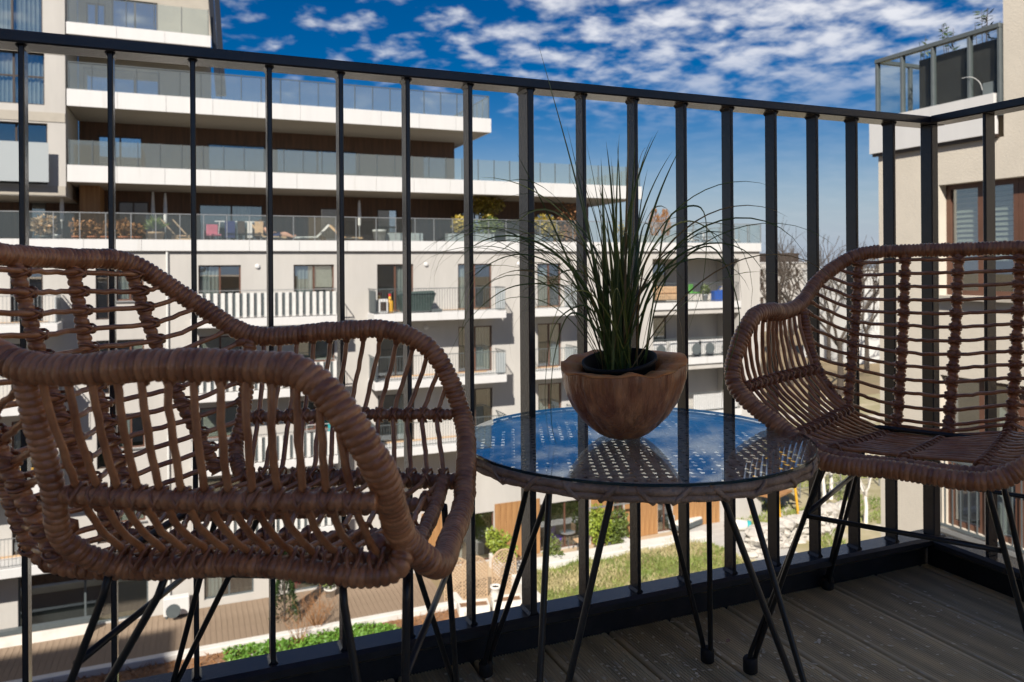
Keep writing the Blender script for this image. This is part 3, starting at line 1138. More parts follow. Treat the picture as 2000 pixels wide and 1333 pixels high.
M['leaf_dark'] = mat('leaf_dark', (0.018, 0.040, 0.014), 0.5, col2=(0.05, 0.085, 0.02), vscale=5)
M['leaf_dry'] = mat('leaf_dry', (0.20, 0.09, 0.035), 0.8, col2=(0.36, 0.18, 0.07), vscale=5)
M['twig'] = mat('twig', (0.075, 0.055, 0.040), 0.85, var=.25)
M['bark'] = mat('bark', (0.060, 0.047, 0.037), 0.9, var=.3, vscale=4)
M['birch'] = mat('birch_bark', (0.60, 0.57, 0.52), 0.75, col2=(0.70, 0.66, 0.60), vscale=3, wear=((0.05, 0.045, 0.04), 5, .66))
M['red'] = mat('red_paint', (0.45, 0.02, 0.02), 0.45, var=.1)
M['blue'] = mat('blue_plastic', (0.015, 0.08, 0.36), 0.45, var=.1)
M['green'] = mat('green_fabric', (0.10, 0.36, 0.06), 0.7, var=.15)
M['yellow'] = mat('yellow_paint', (0.62, 0.33, 0.02), 0.5, var=.1)
M['purple'] = mat('purple_fabric', (0.075, 0.03, 0.28), 0.8, var=.15)
M['pink'] = mat('pink_fabric', (0.42, 0.12, 0.17), 0.8, var=.15)
M['tan'] = mat('tan_fabric', (0.42, 0.28, 0.16), 0.8, var=.15)
M['denim'] = mat('navy_cloth', (0.012, 0.02, 0.09), 0.9, var=.2)
M['skin'] = mat('skin', (0.46, 0.25, 0.17), 0.6, var=.06)
M['hair'] = mat('hair', (0.03, 0.018, 0.012), 0.7, var=.3)
M['fin'] = mat('fin_paint', (0.012, 0.014, 0.02), .35)
M['planter_pale'] = mat('larch_decking', (0.60, 0.46, 0.31), 0.8, var=.12, vscale=2)  # warm tint chosen for the light it bounces onto the balcony
M['teal'] = mat('teal_cloth', (0.02, 0.30, 0.32), 0.8, var=.1)


def wall_holes(x0, x1, z0, z1, y, holes, depth=.16, axis='y'):
    """wall sheet with real openings and their reveals; axis 'y': wall faces -Y, 'x': wall faces -X (x0..x1 run along Y)"""
    xs = sorted({x0, x1, *[h[0] for h in holes], *[h[1] for h in holes]})
    zs = sorted({z0, z1, *[h[2] for h in holes], *[h[3] for h in holes]})
    xs = [x for x in xs if x0 <= x <= x1]
    zs = [z for z in zs if z0 <= z <= z1]
    mb = MB()

    def P(a, d, z):
        return (a, y + d, z) if axis == 'y' else (y + d, a, z)
    for i in range(len(xs) - 1):
        for j in range(len(zs) - 1):
            cx_, cz_ = (xs[i] + xs[i + 1]) / 2, (zs[j] + zs[j + 1]) / 2
            if any(h[0] < cx_ < h[1] and h[2] < cz_ < h[3] for h in holes):
                continue
            mb.quad(P(xs[i], 0, zs[j]), P(xs[i + 1], 0, zs[j]), P(xs[i + 1], 0, zs[j + 1]), P(xs[i], 0, zs[j + 1]))
    for h in holes:
        d = h[4] if len(h) > 4 else depth
        a, b, c, e = h[:4]
        mb.quad(P(a, 0, c), P(b, 0, c), P(b, d, c), P(a, d, c))
        mb.quad(P(a, 0, e), P(b, 0, e), P(b, d, e), P(a, d, e))
        mb.quad(P(a, 0, c), P(a, 0, e), P(a, d, e), P(a, d, c))
        mb.quad(P(b, 0, c), P(b, 0, e), P(b, d, e), P(b, d, c))
    return mb


def window(root, x0, x1, z0, z1, y, name='window', split=2, fm='frame', axis='y', curtain=None, blind=None, trans=None, w=.06, room=.9, pane='pane'):
    """frame with mullions as the part; panes, room and curtain below it"""
    mb = MB()

    def B(m_, a, b, c, d, e, f):        # along, depth, up
        if axis == 'y':
            m_.box(a, b, y + c, y + d, e, f)
        else:
            m_.box(y + c, y + d, a, b, e, f)
    B(mb, x0, x1, 0, .07, z0, z0 + w)
    B(mb, x0, x1, 0, .07, z1 - w, z1)
    B(mb, x0, x0 + w, .001, .069, z0 + w, z1 - w)
    B(mb, x1 - w, x1, .001, .069, z0 + w, z1 - w)
    for k in range(1, split):
        xm = x0 + (x1 - x0) * k / split
        B(mb, xm - w * .6, xm + w * .6, -.002, .068, z0 + w, z1 - w)
    if trans:
        B(mb, x0 + w, x1 - w, .002, .066, trans - .03, trans + .03)
    f = mb.build(name, M[fm], root)
    mb = MB()
    B(mb, x0 + w * .5, x1 - w * .5, .036, .044, z0 + w * .5, z1 - w * .5)
    mb.build('pane', M[pane], f)
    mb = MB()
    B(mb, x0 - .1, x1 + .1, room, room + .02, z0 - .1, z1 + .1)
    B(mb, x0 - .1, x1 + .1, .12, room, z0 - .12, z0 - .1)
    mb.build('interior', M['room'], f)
    if curtain:
        for (a, b) in curtain:
            mb = MB()
            xa, xb = x0 + (x1 - x0) * a, x0 + (x1 - x0) * b
            n = max(int((xb - xa) / .05), 4)
            pts = [(xa + (xb - xa) * i / n, .14 + .035 * math.sin(i * 2.1) + .012 * math.sin(i * .7)) for i in range(n + 1)]
            for i in range(n):
                (p, d0), (q, d1) = pts[i], pts[i + 1]
                if axis == 'y':
                    mb.quad((p, y + d0, z0 + .03), (q, y + d1, z0 + .03), (q, y + d1, z1 - .03), (p, y + d0, z1 - .03))
                else:
                    mb.quad((y + d0, p, z0 + .03), (y + d1, q, z0 + .03), (y + d1, q, z1 - .03), (y + d0, p, z1 - .03))
            mb.build('curtain', M['curtain'], f)
    if blind:
        for (a, b, zb) in blind:
            mb = MB()
            xa, xb = x0 + (x1 - x0) * a, x0 + (x1 - x0) * b
            n = int((z1 - zb) / .075)
            for i in range(n):
                z = z1 - .04 - i * .075
                if axis == 'y':
                    mb.quad((xa, y + .10, z - .028), (xb, y + .10, z - .028), (xb, y + .13, z + .028), (xa, y + .13, z + .028))
                else:
                    mb.quad((y + .10, xa, z - .028), (y + .10, xb, z - .028), (y + .13, xb, z + .028), (y + .13, xa, z + .028))
            stuff(mb.build('blind_slats', M['blind'], f))
    return f


def glass_rail(root, x0, x1, y, z0, h, n, post='grey_metal', ret=None, name='glass_panel', back=4.0, rail=True, gm='rail_glass2'):
    """glass balustrade along X: each pane a part, posts and handrail one frame part"""
    fr = MB()
    step = (x1 - x0) / n
    g0 = None
    for i in range(n):
        if g0 is None:
            g0 = MB().box(.02, step - .02, 0, .012, 0, h - .04).build(name, M[gm], root)
            g0.location = (x0, y, z0 + .02)
        else:
            inst(g0, root, (x0 + i * step, y, z0 + .02))
        fr.box(x0 + i * step - .016, x0 + i * step + .016, y - .016, y + .028, z0, z0 + h)
    fr.box(x1 - .016, x1 + .016, y - .016, y + .028, z0, z0 + h)
    if rail:
        fr.box(x0 - .02, x1 + .02, y - .022, y + .034, z0 + h, z0 + h + .035)
    if ret:     # return at the right end going back
        m_ = max(int(back / step), 1)
        g1 = None
        for i in range(m_):
            yy = y + .06 + back * i / m_
            if g1 is None:
                g1 = MB().box(0, .012, .02, back / m_ - .03, 0, h - .04).build(name, M[gm], root)
                g1.location = (x1, yy, z0 + .02)
            else:
                inst(g1, root, (x1, yy, z0 + .02))
            fr.box(x1 - .016, x1 + .020, yy + back / m_ - .03, yy + back / m_, z0, z0 + h)
        if rail:
            fr.box(x1 - .02, x1 + .02, y + .035, y + back, z0 + h + .001, z0 + h + .034)
    return stuff(fr.build('rail_frame', M[post], root))


def bar_rail(root, x0, x1, y, z0, h=1.05, sides=1.3, m='grey_metal', step=.12, th=.014):
    mb = MB()
    mb.box(x0, x1, y - .02, y + .02, z0 + h, z0 + h + .03)
    mb.box(x0, x1, y - .012, y + .012, z0 + .06, z0 + .085)
    n = int((x1 - x0) / step)
    for i in range(n + 1):
        x = x0 + (x1 - x0) * i / n
        mb.box(x - th / 2, x + th / 2, y - .006, y + .006, z0 + .03, z0 + h)
    if sides:
        for x in (x0, x1):
            mb.box(x - .018, x + .018, y + .021, y + sides, z0 + h + .001, z0 + h + .029)
            k = int(sides / step)
            for i in range(1, k):
                mb.box(x - .006, x + .006, y + i * step - .007, y + i * step + .007, z0 + .03, z0 + h)
    return stuff(mb.build('railing_bars', M[m], root))


# ---------------------------------------------------------------- our own building, unseen; massing shaped for shade and bounce
own = empty('home_building', (0, -.5, GZ))
tag(own, 'cream apartment building that carries the balcony, behind the viewer', 'building')


def wp(mb, name, m, root, smooth=False):
    return world_part(mb, name, M[m], root, smooth)


wp(MB().box(-70, -24, -20, -.6, GZ, 20.0), 'tall_wing', 'plaster', own)
wp(MB().box(-9.0, -3.6, -14, -8.0, GZ, 11.6), 'stair_tower', 'plaster', own)  # added unseen block, cut to keep the sun off the balcony
wp(MB().box(-23.98, 9.0, -20, -.505, -3.3, -.02), 'roof_deck', 'planter_pale', own)  # added unseen sunlit deck, throws warm fill light forward
wp(MB().box(-23.97, 8.99, -20, -.51, GZ, -3.31), 'lower_floors', 'plaster', own)
wp(MB().box(-4.9, -3.9, -8.0 + .001, -7.97, 0.02, 2.15), 'terrace_door', 'frame', own)  # door on the added shading block
wp(MB().box(-23.97, 1.7, -.5, 1.40, -3.3, -.30), 'lower_storey', 'plaster', own)

# ---------------------------------------------------------------- the apartment house opposite
FY = 34.6
apt = empty('apartment_building', (12, FY, GZ))
tag(apt, 'long cream apartment building with stepped white terraces across the courtyard', 'building')
APT_PARTS = []


class World:
    """stands in for a parent while parts are made in world coordinates"""


def adopt(root, before):
    """parent every object made since `before` that has no parent to root, keeping its place"""
    l = Vector(root.location)
    for o in list(COL.objects):
        if o.name in before or o is root or o.parent is not None:
            continue
        o.parent = root
        o.location = Vector(o.location) - l


def names():
    return {o.name for o in COL.objects}


_before = names()
FL = [-1.30, -4.25, -7.20, -10.15]
XL, XR = -16.0, 29.4


def fx(px, Y=FY):
    return float(at(px, 600, Y=Y)[0])


# openings of the main wall: (x0, x1, z0, z1)
cols = []
holes = []
rg = np.random.default_rng(5)
wins = []
for r, fz in enumerate(FL):
    top = fz + 2.15
    for a, b, s0, kind in ((-9.2, -7.4, 0, 'door'), (fx(20), fx(84), 0, 'door'), (fx(187), fx(213), .02, 'win1'), (fx(227), fx(281), .75, 'win'),
                           (fx(388), fx(471), .85, 'win'), (fx(574), fx(653), .85, 'win'), (fx(737), fx(808), 0, 'door'),
                           (fx(895), fx(961), 0, 'door'), (fx(1050), fx(1096), 0, 'door')):
        if r == 3 and a > fx(700):
            continue
        holes.append((a, b, fz + s0, top))
        wins.append((a, b, fz + s0, top, kind, r))
    holes.append((fx(1275), fx(1445), fz + .02, fz + 2.35, 2.0))
# ground floor openings
gf = [(-6.0, -1.5, GZ + .05, GZ + 2.3), (fx(395), fx(492), GZ + .3, GZ + 2.3), (fx(560), fx(690), GZ + .05, GZ + 2.3),
      (fx(868), fx(962), GZ + .05, GZ + 2.35), (fx(1052), fx(1150), GZ + .05, GZ + 2.35), (fx(1196), fx(1216), GZ + .05, GZ + 2.35),
      (fx(1282), fx(1310), GZ + .05, GZ + 2.35)]
holes += gf
wall_holes(XL, XR, GZ - .3, 1.46, FY, holes, .18).build('wall', M['plaster'])
MB().box(XR - .02, XR, FY + .001, FY + 12, GZ, 1.46).build('end_wall', M['plaster'])
MB().box(XL, XR - .03, FY + 11.9, FY + 12, GZ, 1.40).build('rear_wall', M['plaster'])
for a, b, z0, z1, kind, r in wins:
    q = rg.random()
    if kind == 'door':
        window(None, a, b, z0, z1, FY + .10, 'balcony_door', 2, 'frame_brown' if q < .5 else 'frame', curtain=((.02, .5),) if q < .35 else (((.5, .98),) if q < .7 else None))
    elif kind == 'win1':
        window(None, a, b, z0, z1, FY + .10, 'window', 1, 'frame')
    else:
        MB().bbox(a - .06, b + .06, FY - .07, FY + .09, z0 - .06, z0 - .004, .004).build('window_sill', M['steel'])
        window(None, a, b, z0, z1, FY + .10, 'window', 2, 'frame_brown', curtain=((.02, .48),) if q < .4 else None,
               blind=((.03, .97, z0),) if q > .55 else (((.52, .97, z0 + .3),) if q > .3 else None))
for i, (a, b, z0, z1) in enumerate(gf):
    window(None, a, b, z0, z1, FY + .10, 'terrace_door', 2, 'frame_brown' if i > 2 else 'grey_metal', curtain=((.05, .35),) if i % 2 else None)
# wood cladding of the ground floor (set proud of the wall), each field a part
for a, b in ((fx(820), fx(867)), (fx(963), fx(1051)), (fx(1151), fx(1195)), (fx(1217), fx(1281)), (fx(1311), fx(1402))):
    n = max(int((b - a) / .28), 1)
    w_ = (b - a) / n
    c0 = None
    for i in range(n):
        if c0 is None:
            c0 = MB().box(.006, w_ - .006, 0, .035, 0, 2.66).build('cladding_board', M['wood_warm'])
            c0.location = (a, FY - .04, GZ + .02)
        else:
            inst(c0, None, (a + i * w_, FY - .04 - .006 * (i % 2), GZ + .02))
# loggias: back wall, doors, slabs and rails
for r, fz in enumerate(FL):
    x0, x1 = fx(1275), fx(1445)
    MB().box(x0 - .1, x1 + .1, FY + 2.0, FY + 2.06, fz, fz + 2.4).build('loggia_wall', M['plaster'])
    window(None, x0 + 1.2, x0 + 2.1, fz + .05, fz + 2.1, FY + 1.93, 'loggia_door', 1, 'frame', room=.3)
    MB().box(x0 - .001, x1 + .002, FY - .10, FY - .002, fz - .32, fz + .04).build('loggia_edge', M['white'])
    bar_rail(None, x0 + .02, x1 - .02, FY + .06, fz + .04, 1.0, 0)
    if r == 2:
        MB().box(x0 + 2.6, x1 - .1, FY + .12, FY + .15, fz + .1, fz + .95).build('privacy_screen', M['white'])
# balconies
BY = FY - 1.4
ks = BY / FY
for r, fz in enumerate(FL):
    for ci, (p0, p1) in enumerate(((-190, 112), (372, 662), (731, 989), (1046, 1131))):
        if r == 3 and ci > 1:
            continue
        x0, x1 = fx(p0) * ks, fx(p1) * ks
        MB().bbox(x0, x1, BY, FY - .002, fz - .36, fz - .02, .01).build('balcony_slab', M['white'])
        if ci == 1:
            mb = MB()
            n = int((x1 - x0) / .27)
            for i in range(n):
                x = x0 + (x1 - x0) * i / n
                mb.box(x + .02, x + .17, BY + .02, BY + .045, fz + .02, fz + 1.02)
            stuff(mb.build('slat_screen', M['slat']))
            MB().box(x0 + .02, x1 - .02, BY + .085, BY + .10, fz + .05, fz + 1.0).build('screen_backing', M['grey_metal'])  # dark sheet standing in for the shade between the slats
            bar_rail(None, x0, x1, BY + .07, fz, 1.1, 1.25, 'steel', .5)
        else:
            bar_rail(None, x0 + .03, x1 - .03, BY + .05, fz, 1.05, 1.3, 'grey_metal' if ci != 0 else 'steel')
            sgn = 1
            MB().box(x1 - .10, x1 - .06, BY + .08, FY - .05, fz + .04, fz + .99).build('side_panel', M['frost']) if ci in (0, 3) else None
            if ci == 2:
                MB().box(x0 + .06, x0 + .10, BY + .09, FY - .05, fz + .05, fz + .98).build('side_panel', M['grey_metal'])
                MB().box(x1 - .50, x1 - .05, BY + .055, BY + .09, fz + .04, fz + 1.0).build('side_panel', M['frost'])
        MB().bbox(x0 + .5, x1 - .5, FY - .12, FY - .003, fz - .02, fz + .03, .005).build('door_sill', M['tan'])
# white wall at ground left, vents, small fittings
for px, py in ((503, 521), (832, 517), (1013, 516), (832, 640)):
    c = at(px, py, Y=FY)
    MB().lathe([(0, -.09), (.07, -.08), (.11, -.02), (.11, 0)], 10, (0, 0, 0)).build('wall_lamp', M['white']).matrix_world = \
        Matrix.Translation((c[0], FY - .0, c[2])) @ Matrix.Rotation(math.radians(-90), 4, 'X')

for px in (327, 1022):
    x = fx(px)
    MB().sweep([(x, FY - .07, 1.40), (x, FY - .07, -6), (x, FY - .07, GZ + .1)], .045, 8).build('downpipe', M['slat'])
    for z in (0.2, -3, -6, -9, -12):
        MB().box(x - .065, x + .065, FY - .06, FY - .004, z, z + .04).build('pipe_clip', M['steel'])
# terrace parapet of white panels
x = XL
k = 0
while x < XR:
    w_ = min(2.05, XR - x)
    MB().box(x + .006, x + w_ - .006, FY - .14, FY - .02, 1.44, 1.90).build('fascia_panel', M['white'])
    x += w_
    k += 1
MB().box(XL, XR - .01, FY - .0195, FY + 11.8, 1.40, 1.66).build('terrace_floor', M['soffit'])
glass_rail(None, XL + .5, XR, FY - .10, 1.90, 1.02, 50, 'steel', ret=True, back=9, gm='rail_glass')
# terrace storey behind
WY = 38.2
tw = [(fx(60, WY), fx(92, WY), 1.7, 3.75), (fx(232, WY), fx(292, WY), 1.7, 3.7), (fx(390, WY), fx(515, WY), 1.7, 3.65),
      (fx(627, WY), fx(664, WY), 1.7, 3.6), (fx(738, WY), fx(778, WY), 1.7, 3.6), (fx(897, WY), fx(960, WY), 1.7, 3.55), (fx(1050, WY), fx(1085, WY), 1.7, 3.55)]
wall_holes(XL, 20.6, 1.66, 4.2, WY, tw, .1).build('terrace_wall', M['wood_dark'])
MB().box(20.58, 20.6, WY + .001, WY + 7, 1.66, 4.2).build('terrace_end_wall', M['wood_dark'])
for i, (a, b, z0, z1) in enumerate(tw):
    window(None, a, b, z0, z1, WY + .06, 'terrace_door', 2 if b - a > 1.2 else 1, 'frame',
           curtain=((.45, .8),) if i == 2 else (((0, 1),) if i in (3, 4, 5) else None), room=.7, pane='pane2' if i in (3, 4, 5) else 'pane')
MB().box(fx(157, 36.2), fx(196, 36.2), 36.2, 38.19, 1.67, 4.17).build('cladding_bay', M['wood_warm'])
# upper floors: white edged slabs
for (x1, z0, z1, yb, n) in ((21.8, 4.14, 4.80, 46.0, 15), (13.45, 7.10, 7.76, 46.0, 10), (1.0, 9.90, 10.37, 44.0, 3)):
    xs = [-4.26 + (x1 + 4.26) * i / n for i in range(n + 1)]
    for i in range(n):
        MB().box(xs[i] + (.005 if i else 0), xs[i + 1] - .005, FY, FY + .10, z0, z1).build('fascia_panel', M['white'])
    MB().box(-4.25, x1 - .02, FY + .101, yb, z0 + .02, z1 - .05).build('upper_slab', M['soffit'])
    MB().box(x1 - .10, x1 - .004, FY + .1, yb - .01, z0 + .001, z1 - .002).build('slab_end', M['white'])
glass_rail(None, -4.2, 21.7, FY + .06, 4.80, 1.0, 32, 'grey_metal', ret=True, back=8, rail=False)
glass_rail(None, -4.2, 13.35, FY + .06, 7.76, 1.05, 22, 'grey_metal', ret=True, back=8)
glass_rail(None, -4.2, .9, FY + .06, 10.37, 1.1, 5, 'grey_metal', rail=False)
# wall under slab 1 (first upper floor)
uw = [(fx(193, WY), fx(280, WY), 4.85, 6.55), (fx(408, WY), fx(520, WY), 5.2, 6.45), (fx(542, WY), fx(700, WY), 5.2, 6.4), (fx(828, WY), fx(876, WY), 4.9, 6.35)]
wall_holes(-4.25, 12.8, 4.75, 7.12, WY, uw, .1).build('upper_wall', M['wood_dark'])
MB().box(12.78, 12.8, WY + .001, WY + 7, 4.75, 7.12).build('upper_end_wall', M['wood_dark'])
for i, (a, b, z0, z1) in enumerate(uw):
    window(None, a, b, z0, z1, WY + .06, 'upper_window', 2 if i in (0, 2) else 1, 'frame', curtain=((0, 1),) if i in (0,) else None, room=.5, pane='pane2' if i == 0 else 'pane')
# penthouse storeys on the left
pw = [(fx(165, WY), fx(315, WY), 7.8, 9.5)]
wall_holes(-4.25, 1.1, 7.7, 9.92, WY, pw, .1).build('penthouse_wall', M['band'])
for a, b, z0, z1 in pw:
    window(None, a, b, z0, z1, WY + .06, 'penthouse_window', 3, 'frame', curtain=((0, .35),), room=.6, pane='pane2')
pw = [(fx(172, WY), fx(210, WY), 10.4, 12.3), (fx(222, WY), fx(312, WY), 10.4, 12.6)]
wall_holes(-4.25, 1.1, 10.3, 14, WY, pw, .1).build('penthouse_wall', M['band'])
for a, b, z0, z1 in pw:
    window(None, a, b, z0, z1, WY + .06, 'penthouse_window', 2, 'frame', room=.6, pane='pane2')
MB().box(1.08, 1.1, WY + .001, WY + 6, 7.7, 14).build('penthouse_end', M['band'])
for t0, t1 in ((411, 427), (423, 437)):
    p0, p1 = at(t0 - 2, -40, Y=FY + .3), at(t1, 186, Y=FY + .3)
    mb = MB()
    hw = .10
    mb.add([p0 + (-hw, 0, 0), p0 + (hw, 0, 0), p0 + (hw, .3, 0), p0 + (-hw, .3, 0), p1 + (-hw, 0, 0), p1 + (hw, 0, 0), p1 + (hw, .3, 0), p1 + (-hw, .3, 0)],
           [(0, 1, 2, 3), (7, 6, 5, 4), (0, 4, 5, 1), (1, 5, 6, 2), (2, 6, 7, 3), (3, 7, 4, 0)])
    mb.build('slanted_fin', M['fin'])
# left tower
TX = -4.30
th = [(-10.2, fx(87), 9.6, 12.4), (-10.2, fx(90), 7.05, 9.1), (-10.2, fx(95), 4.0, 6.35)]
wall_holes(XL, TX, 3.55, 15, FY - .02, th, .28).build('tower_wall', M['plaster'])
MB().box(TX - .004, TX, FY - .019, WY + .3, 3.55, 15).build('tower_side', M['plaster'])
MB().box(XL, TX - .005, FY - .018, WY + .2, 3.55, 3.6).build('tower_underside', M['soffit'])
for i, (a, b, z0, z1) in enumerate(th):
    window(None, a, b, z0, z1, FY + .16, 'tower_window', 5, 'frame', curtain=((.45, 1),) if i < 2 else None, trans=(8.15 if i == 1 else None))
for z0, z1 in ((9.05, 9.42), (6.42, 6.78), (3.58, 3.95)):
    MB().box(-10.2, TX - .01, FY - .045, FY - .021, z0, z1).build('tower_band', M['band'])
MB().box(-9.5, fx(96) * .985, FY - .42, FY - .40, 4.05, 5.55).build('french_balcony_glass', M['frost'])
adopt(apt, _before)

# ================================================================== courtyard ground
M['ground'] = mat('meadow', (0.20, 0.155, 0.085), 0.95, col2=(0.27, 0.20, 0.115), vscale=.09, wear=((0.12, 0.125, 0.05), .05, .6))
M['paving'] = mat('paving', (0.19, 0.135, 0.090), 0.85, col2=(0.27, 0.20, 0.14), vscale=1.2, stretch=(3, .5, 1))
M['pave_light'] = mat('pale_decking', (0.36, 0.27, 0.175), 0.8, col2=(0.46, 0.35, 0.24), vscale=.8)
M['kerb'] = mat('kerb_concrete', (0.58, 0.56, 0.52), 0.85, var=.08, vscale=2)
M['soil_bed'] = mat('bed_soil', (0.16, 0.085, 0.045), 0.95, col2=(0.27, 0.155, 0.085), vscale=1.8, bump=.6, bscale=6)
M['lawn'] = mat('lawn_soil', (0.11, 0.12, 0.035), 0.95, col2=(0.20, 0.17, 0.07), vscale=.9)
M['blade_g'] = mat('grass_green', (0.11, 0.17, 0.030), 0.6, col2=(0.25, 0.27, 0.065), vscale=.8)
M['gravel'] = mat('gravel', (0.34, 0.32, 0.29), 0.9, var=.2, vscale=6, bump=.6, bscale=12)
M['yard'] = mat('yard_grass', (0.22, 0.20, 0.085), 0.95, col2=(0.42, 0.36, 0.24), vscale=.5, wear=((0.50, 0.46, 0.40), .35, .58))
M['leaf_bright'] = mat('leaf_bright', (0.10, 0.17, 0.018), 0.5, col2=(0.30, 0.34, 0.04), vscale=5)
M['ramp'] = mat('grey_boards', (0.40, 0.385, 0.36), 0.8, var=.10, vscale=1.5, stretch=(.3, 3, 1))
M['stone'] = mat('pale_stone', (0.38, 0.35, 0.31), 0.85, col2=(0.52, 0.49, 0.44), vscale=1.3, bump=.5, bscale=5)
M['lattice'] = mat('lattice_wood', (0.42, 0.30, 0.19), 0.75, var=.15)
M['planter'] = mat('planter_white', (0.62, 0.595, 0.55), 0.8, var=.1, vscale=3)

g = MB().quad((-900, -900, GZ - .03), (900, -900, GZ - .03), (900, 2400, GZ - .03), (-900, 2400, GZ - .03))
struct(g.build('ground', M['ground']))

# paved path along the facade on the left: rows of narrow planks
PX1 = 10.0
path = struct(MB().box(-40, PX1, 30.55, FY - .01, GZ - .2, GZ - .012).build('path', M['paving']))
p0 = None
for i in range(150):
    x = PX1 - .21 * (i + 1)
    if p0 is None:
        p0 = MB().box(.006, .204, 30.56, FY - .02, -.010, .012).build('paving_plank', M['paving'], path)
        p0.location = (x, 0, GZ)
    else:
        inst(p0, path, (x, 0, GZ + .004 * math.sin(i * 12.9) + .002 * math.sin(i * 3.1)))
kerb1 = MB()
kerb1.bbox(-40, PX1 + .1, 30.22, 30.54, GZ - .2, GZ + .28, .02)
struct(kerb1.build('kerb', M['kerb']))
MB_k = MB().bbox(PX1 + .11, PX1 + .40, 27.5, 31.2, GZ - .2, GZ + .34, .02)
struct(MB_k.build('kerb', M['kerb']))
bed = struct(MB().box(-40, PX1 + .1, 18.0, 30.21, GZ - .2, GZ + .06).build('planting_bed', M['soil_bed']))
tag_g = MB()
for _ in range(9000):
    x = RNG.uniform(-2, 9.7)
    y = RNG.uniform(27.4, 30.15)
    n_ = math.sin(x * 1.1 + 1) + math.sin(x * .37 + y * .9) + .6 * math.sin(y * 2.1 + x * .6)
    if x > 7.6 or x < 1.2 or n_ < -.55:
        continue
    tag_g.leaf((x, y, GZ + .05 + RNG.random() * .16), (RNG.normal(), RNG.normal(), .55), RNG.normal(size=3), .17, .10)
tag(stuff(tag_g.build('ground_cover', mat('cover_leaf', (0.05, 0.13, 0.012), 0.5, col2=(0.13, 0.25, 0.03), vscale=1.5))),
    'bright green ground cover in the bed beside the paved path', 'ground cover')
gd = MB()
for _ in range(5200):
    x = RNG.uniform(-12, 9.8)
    y = RNG.uniform(26.8, 30.15)
    if 1.6 < x < 7.4 and RNG.random() < .93:
        continue
    a = RNG.uniform(0, 6.28)
    gd.leaf((x, y, GZ + .06), (math.cos(a), math.sin(a), RNG.uniform(.1, 1.0)), RNG.normal(size=3), RNG.uniform(.12, .38), .035)
tag(stuff(gd.build('dry_grass', M['leaf_dry'])), 'rust brown dry grass and stalks in the planting bed', 'dry grass')
gv = MB()
for _ in range(700):
    x, y = RNG.normal(2.5, .9), RNG.normal(28.3, .5)
    r_ = RNG.uniform(.05, .13)
    gv.add([(x + r_, y, GZ + .06), (x, y + r_, GZ + .06), (x - r_, y, GZ + .06), (x, y - r_, GZ + .06), (x, y, GZ + .06 + r_ * .8)], [(0, 1, 4), (1, 2, 4), (2, 3, 4), (3, 0, 4)])
tag(stuff(gv.build('gravel_patch', M['gravel'])), 'pale gravel patch in the green ground cover', 'gravel')

# lit terraces in front of the ground floor
struct(MB().box(PX1 + .41, 30, 32.95, FY - .01, GZ - .2, GZ + .004).build('terrace', M['pave_light']))
struct(MB().box(PX1 + .41, 13.3, 29.0, 32.94, GZ - .2, GZ + .002).build('terrace', M['pave_light']))
ker = struct(MB().bbox(13.3, 24.2, 32.05, 32.93, GZ - .2, GZ + .50, .02).build('kerb', M['kerb']))
struct(MB().bbox(12.95, 13.28, 26.0, 34.0, GZ - .2, GZ + .62, .02).build('kerb', M['kerb']))
struct(MB().bbox(19.9, 20.25, 32.95, FY - .05, GZ - .2, GZ + .44, .02).build('kerb', M['kerb']))
nx, ny = 60, 34
V, F = [], []
for j in range(ny + 1):
    for i in range(nx + 1):
        x = 13.3 + 10.8 * i / nx
        y = 22.5 + 9.94 * j / ny
        V.append((x, y, GZ + .12 + .22 * math.sin((x - 13.3) / 13.2 * math.pi) + .07 * math.sin(x * 2.3 + y) + .05 * math.sin(y * 3.1 - x)))
for j in range(ny):
    for i in range(nx):
        a = j * (nx + 1) + i
        F.append((a, a + 1, a + nx + 2, a + nx + 1))
struct(MB().add(V, F).build('lawn', M['lawn'], smooth=True))
gl = [MB(), MB()]
for _ in range(15000):
    x = RNG.uniform(13.35, 24.0)
    y = RNG.uniform(24.5, 32.4)
    z = GZ + .12 + .22 * math.sin((x - 13.3) / 13.2 * math.pi) + .07 * math.sin(x * 2.3 + y) + .05 * math.sin(y * 3.1 - x)
    dry = math.sin(x * .8 + 1.3 * y) + math.sin(y * 1.7 - x * .4) > .35 + RNG.normal() * .8
    gl[1 if dry else 0].leaf((x, y, z - .02), (RNG.normal() * .6, RNG.normal() * .6, .8), RNG.normal(size=3), RNG.uniform(.14, .34), .035)
tag(stuff(gl[0].build('lawn_grass', M['blade_g'])), 'sunlit yellow green rough grass on the raised lawn', 'grass')
tag(stuff(gl[1].build('lawn_straw', mat('straw', (0.36, 0.30, 0.15), 0.8, col2=(0.46, 0.40, 0.22), vscale=1))), 'straw coloured dry tufts between the green lawn grass', 'grass')
# board ramp to the right of the lawn
ramp = struct(MB().box(24.25, 27.1, 24, 36.5, GZ - .2, GZ + .05).build('ramp', M['ramp']))
r0 = None
for i in range(22):
    if r0 is None:
        r0 = MB().bbox(24.2, 27.15, .01, .55, .051, .10, .008).build('ramp_board', M['ramp'], ramp)
        r0.location = (0, 24, GZ)
    else:
        inst(r0, ramp, (0, 24 + .567 * i, GZ))
struct(MB().box(27.2, 70, 22, 62, GZ - .2, GZ + .03).build('yard', M['yard']))


# ------------------------------------------------------------------ garden things
def simple(name, label, cat, loc, group=None, rz=0.0):
    return tag(empty(name, loc, rz), label, cat, group)


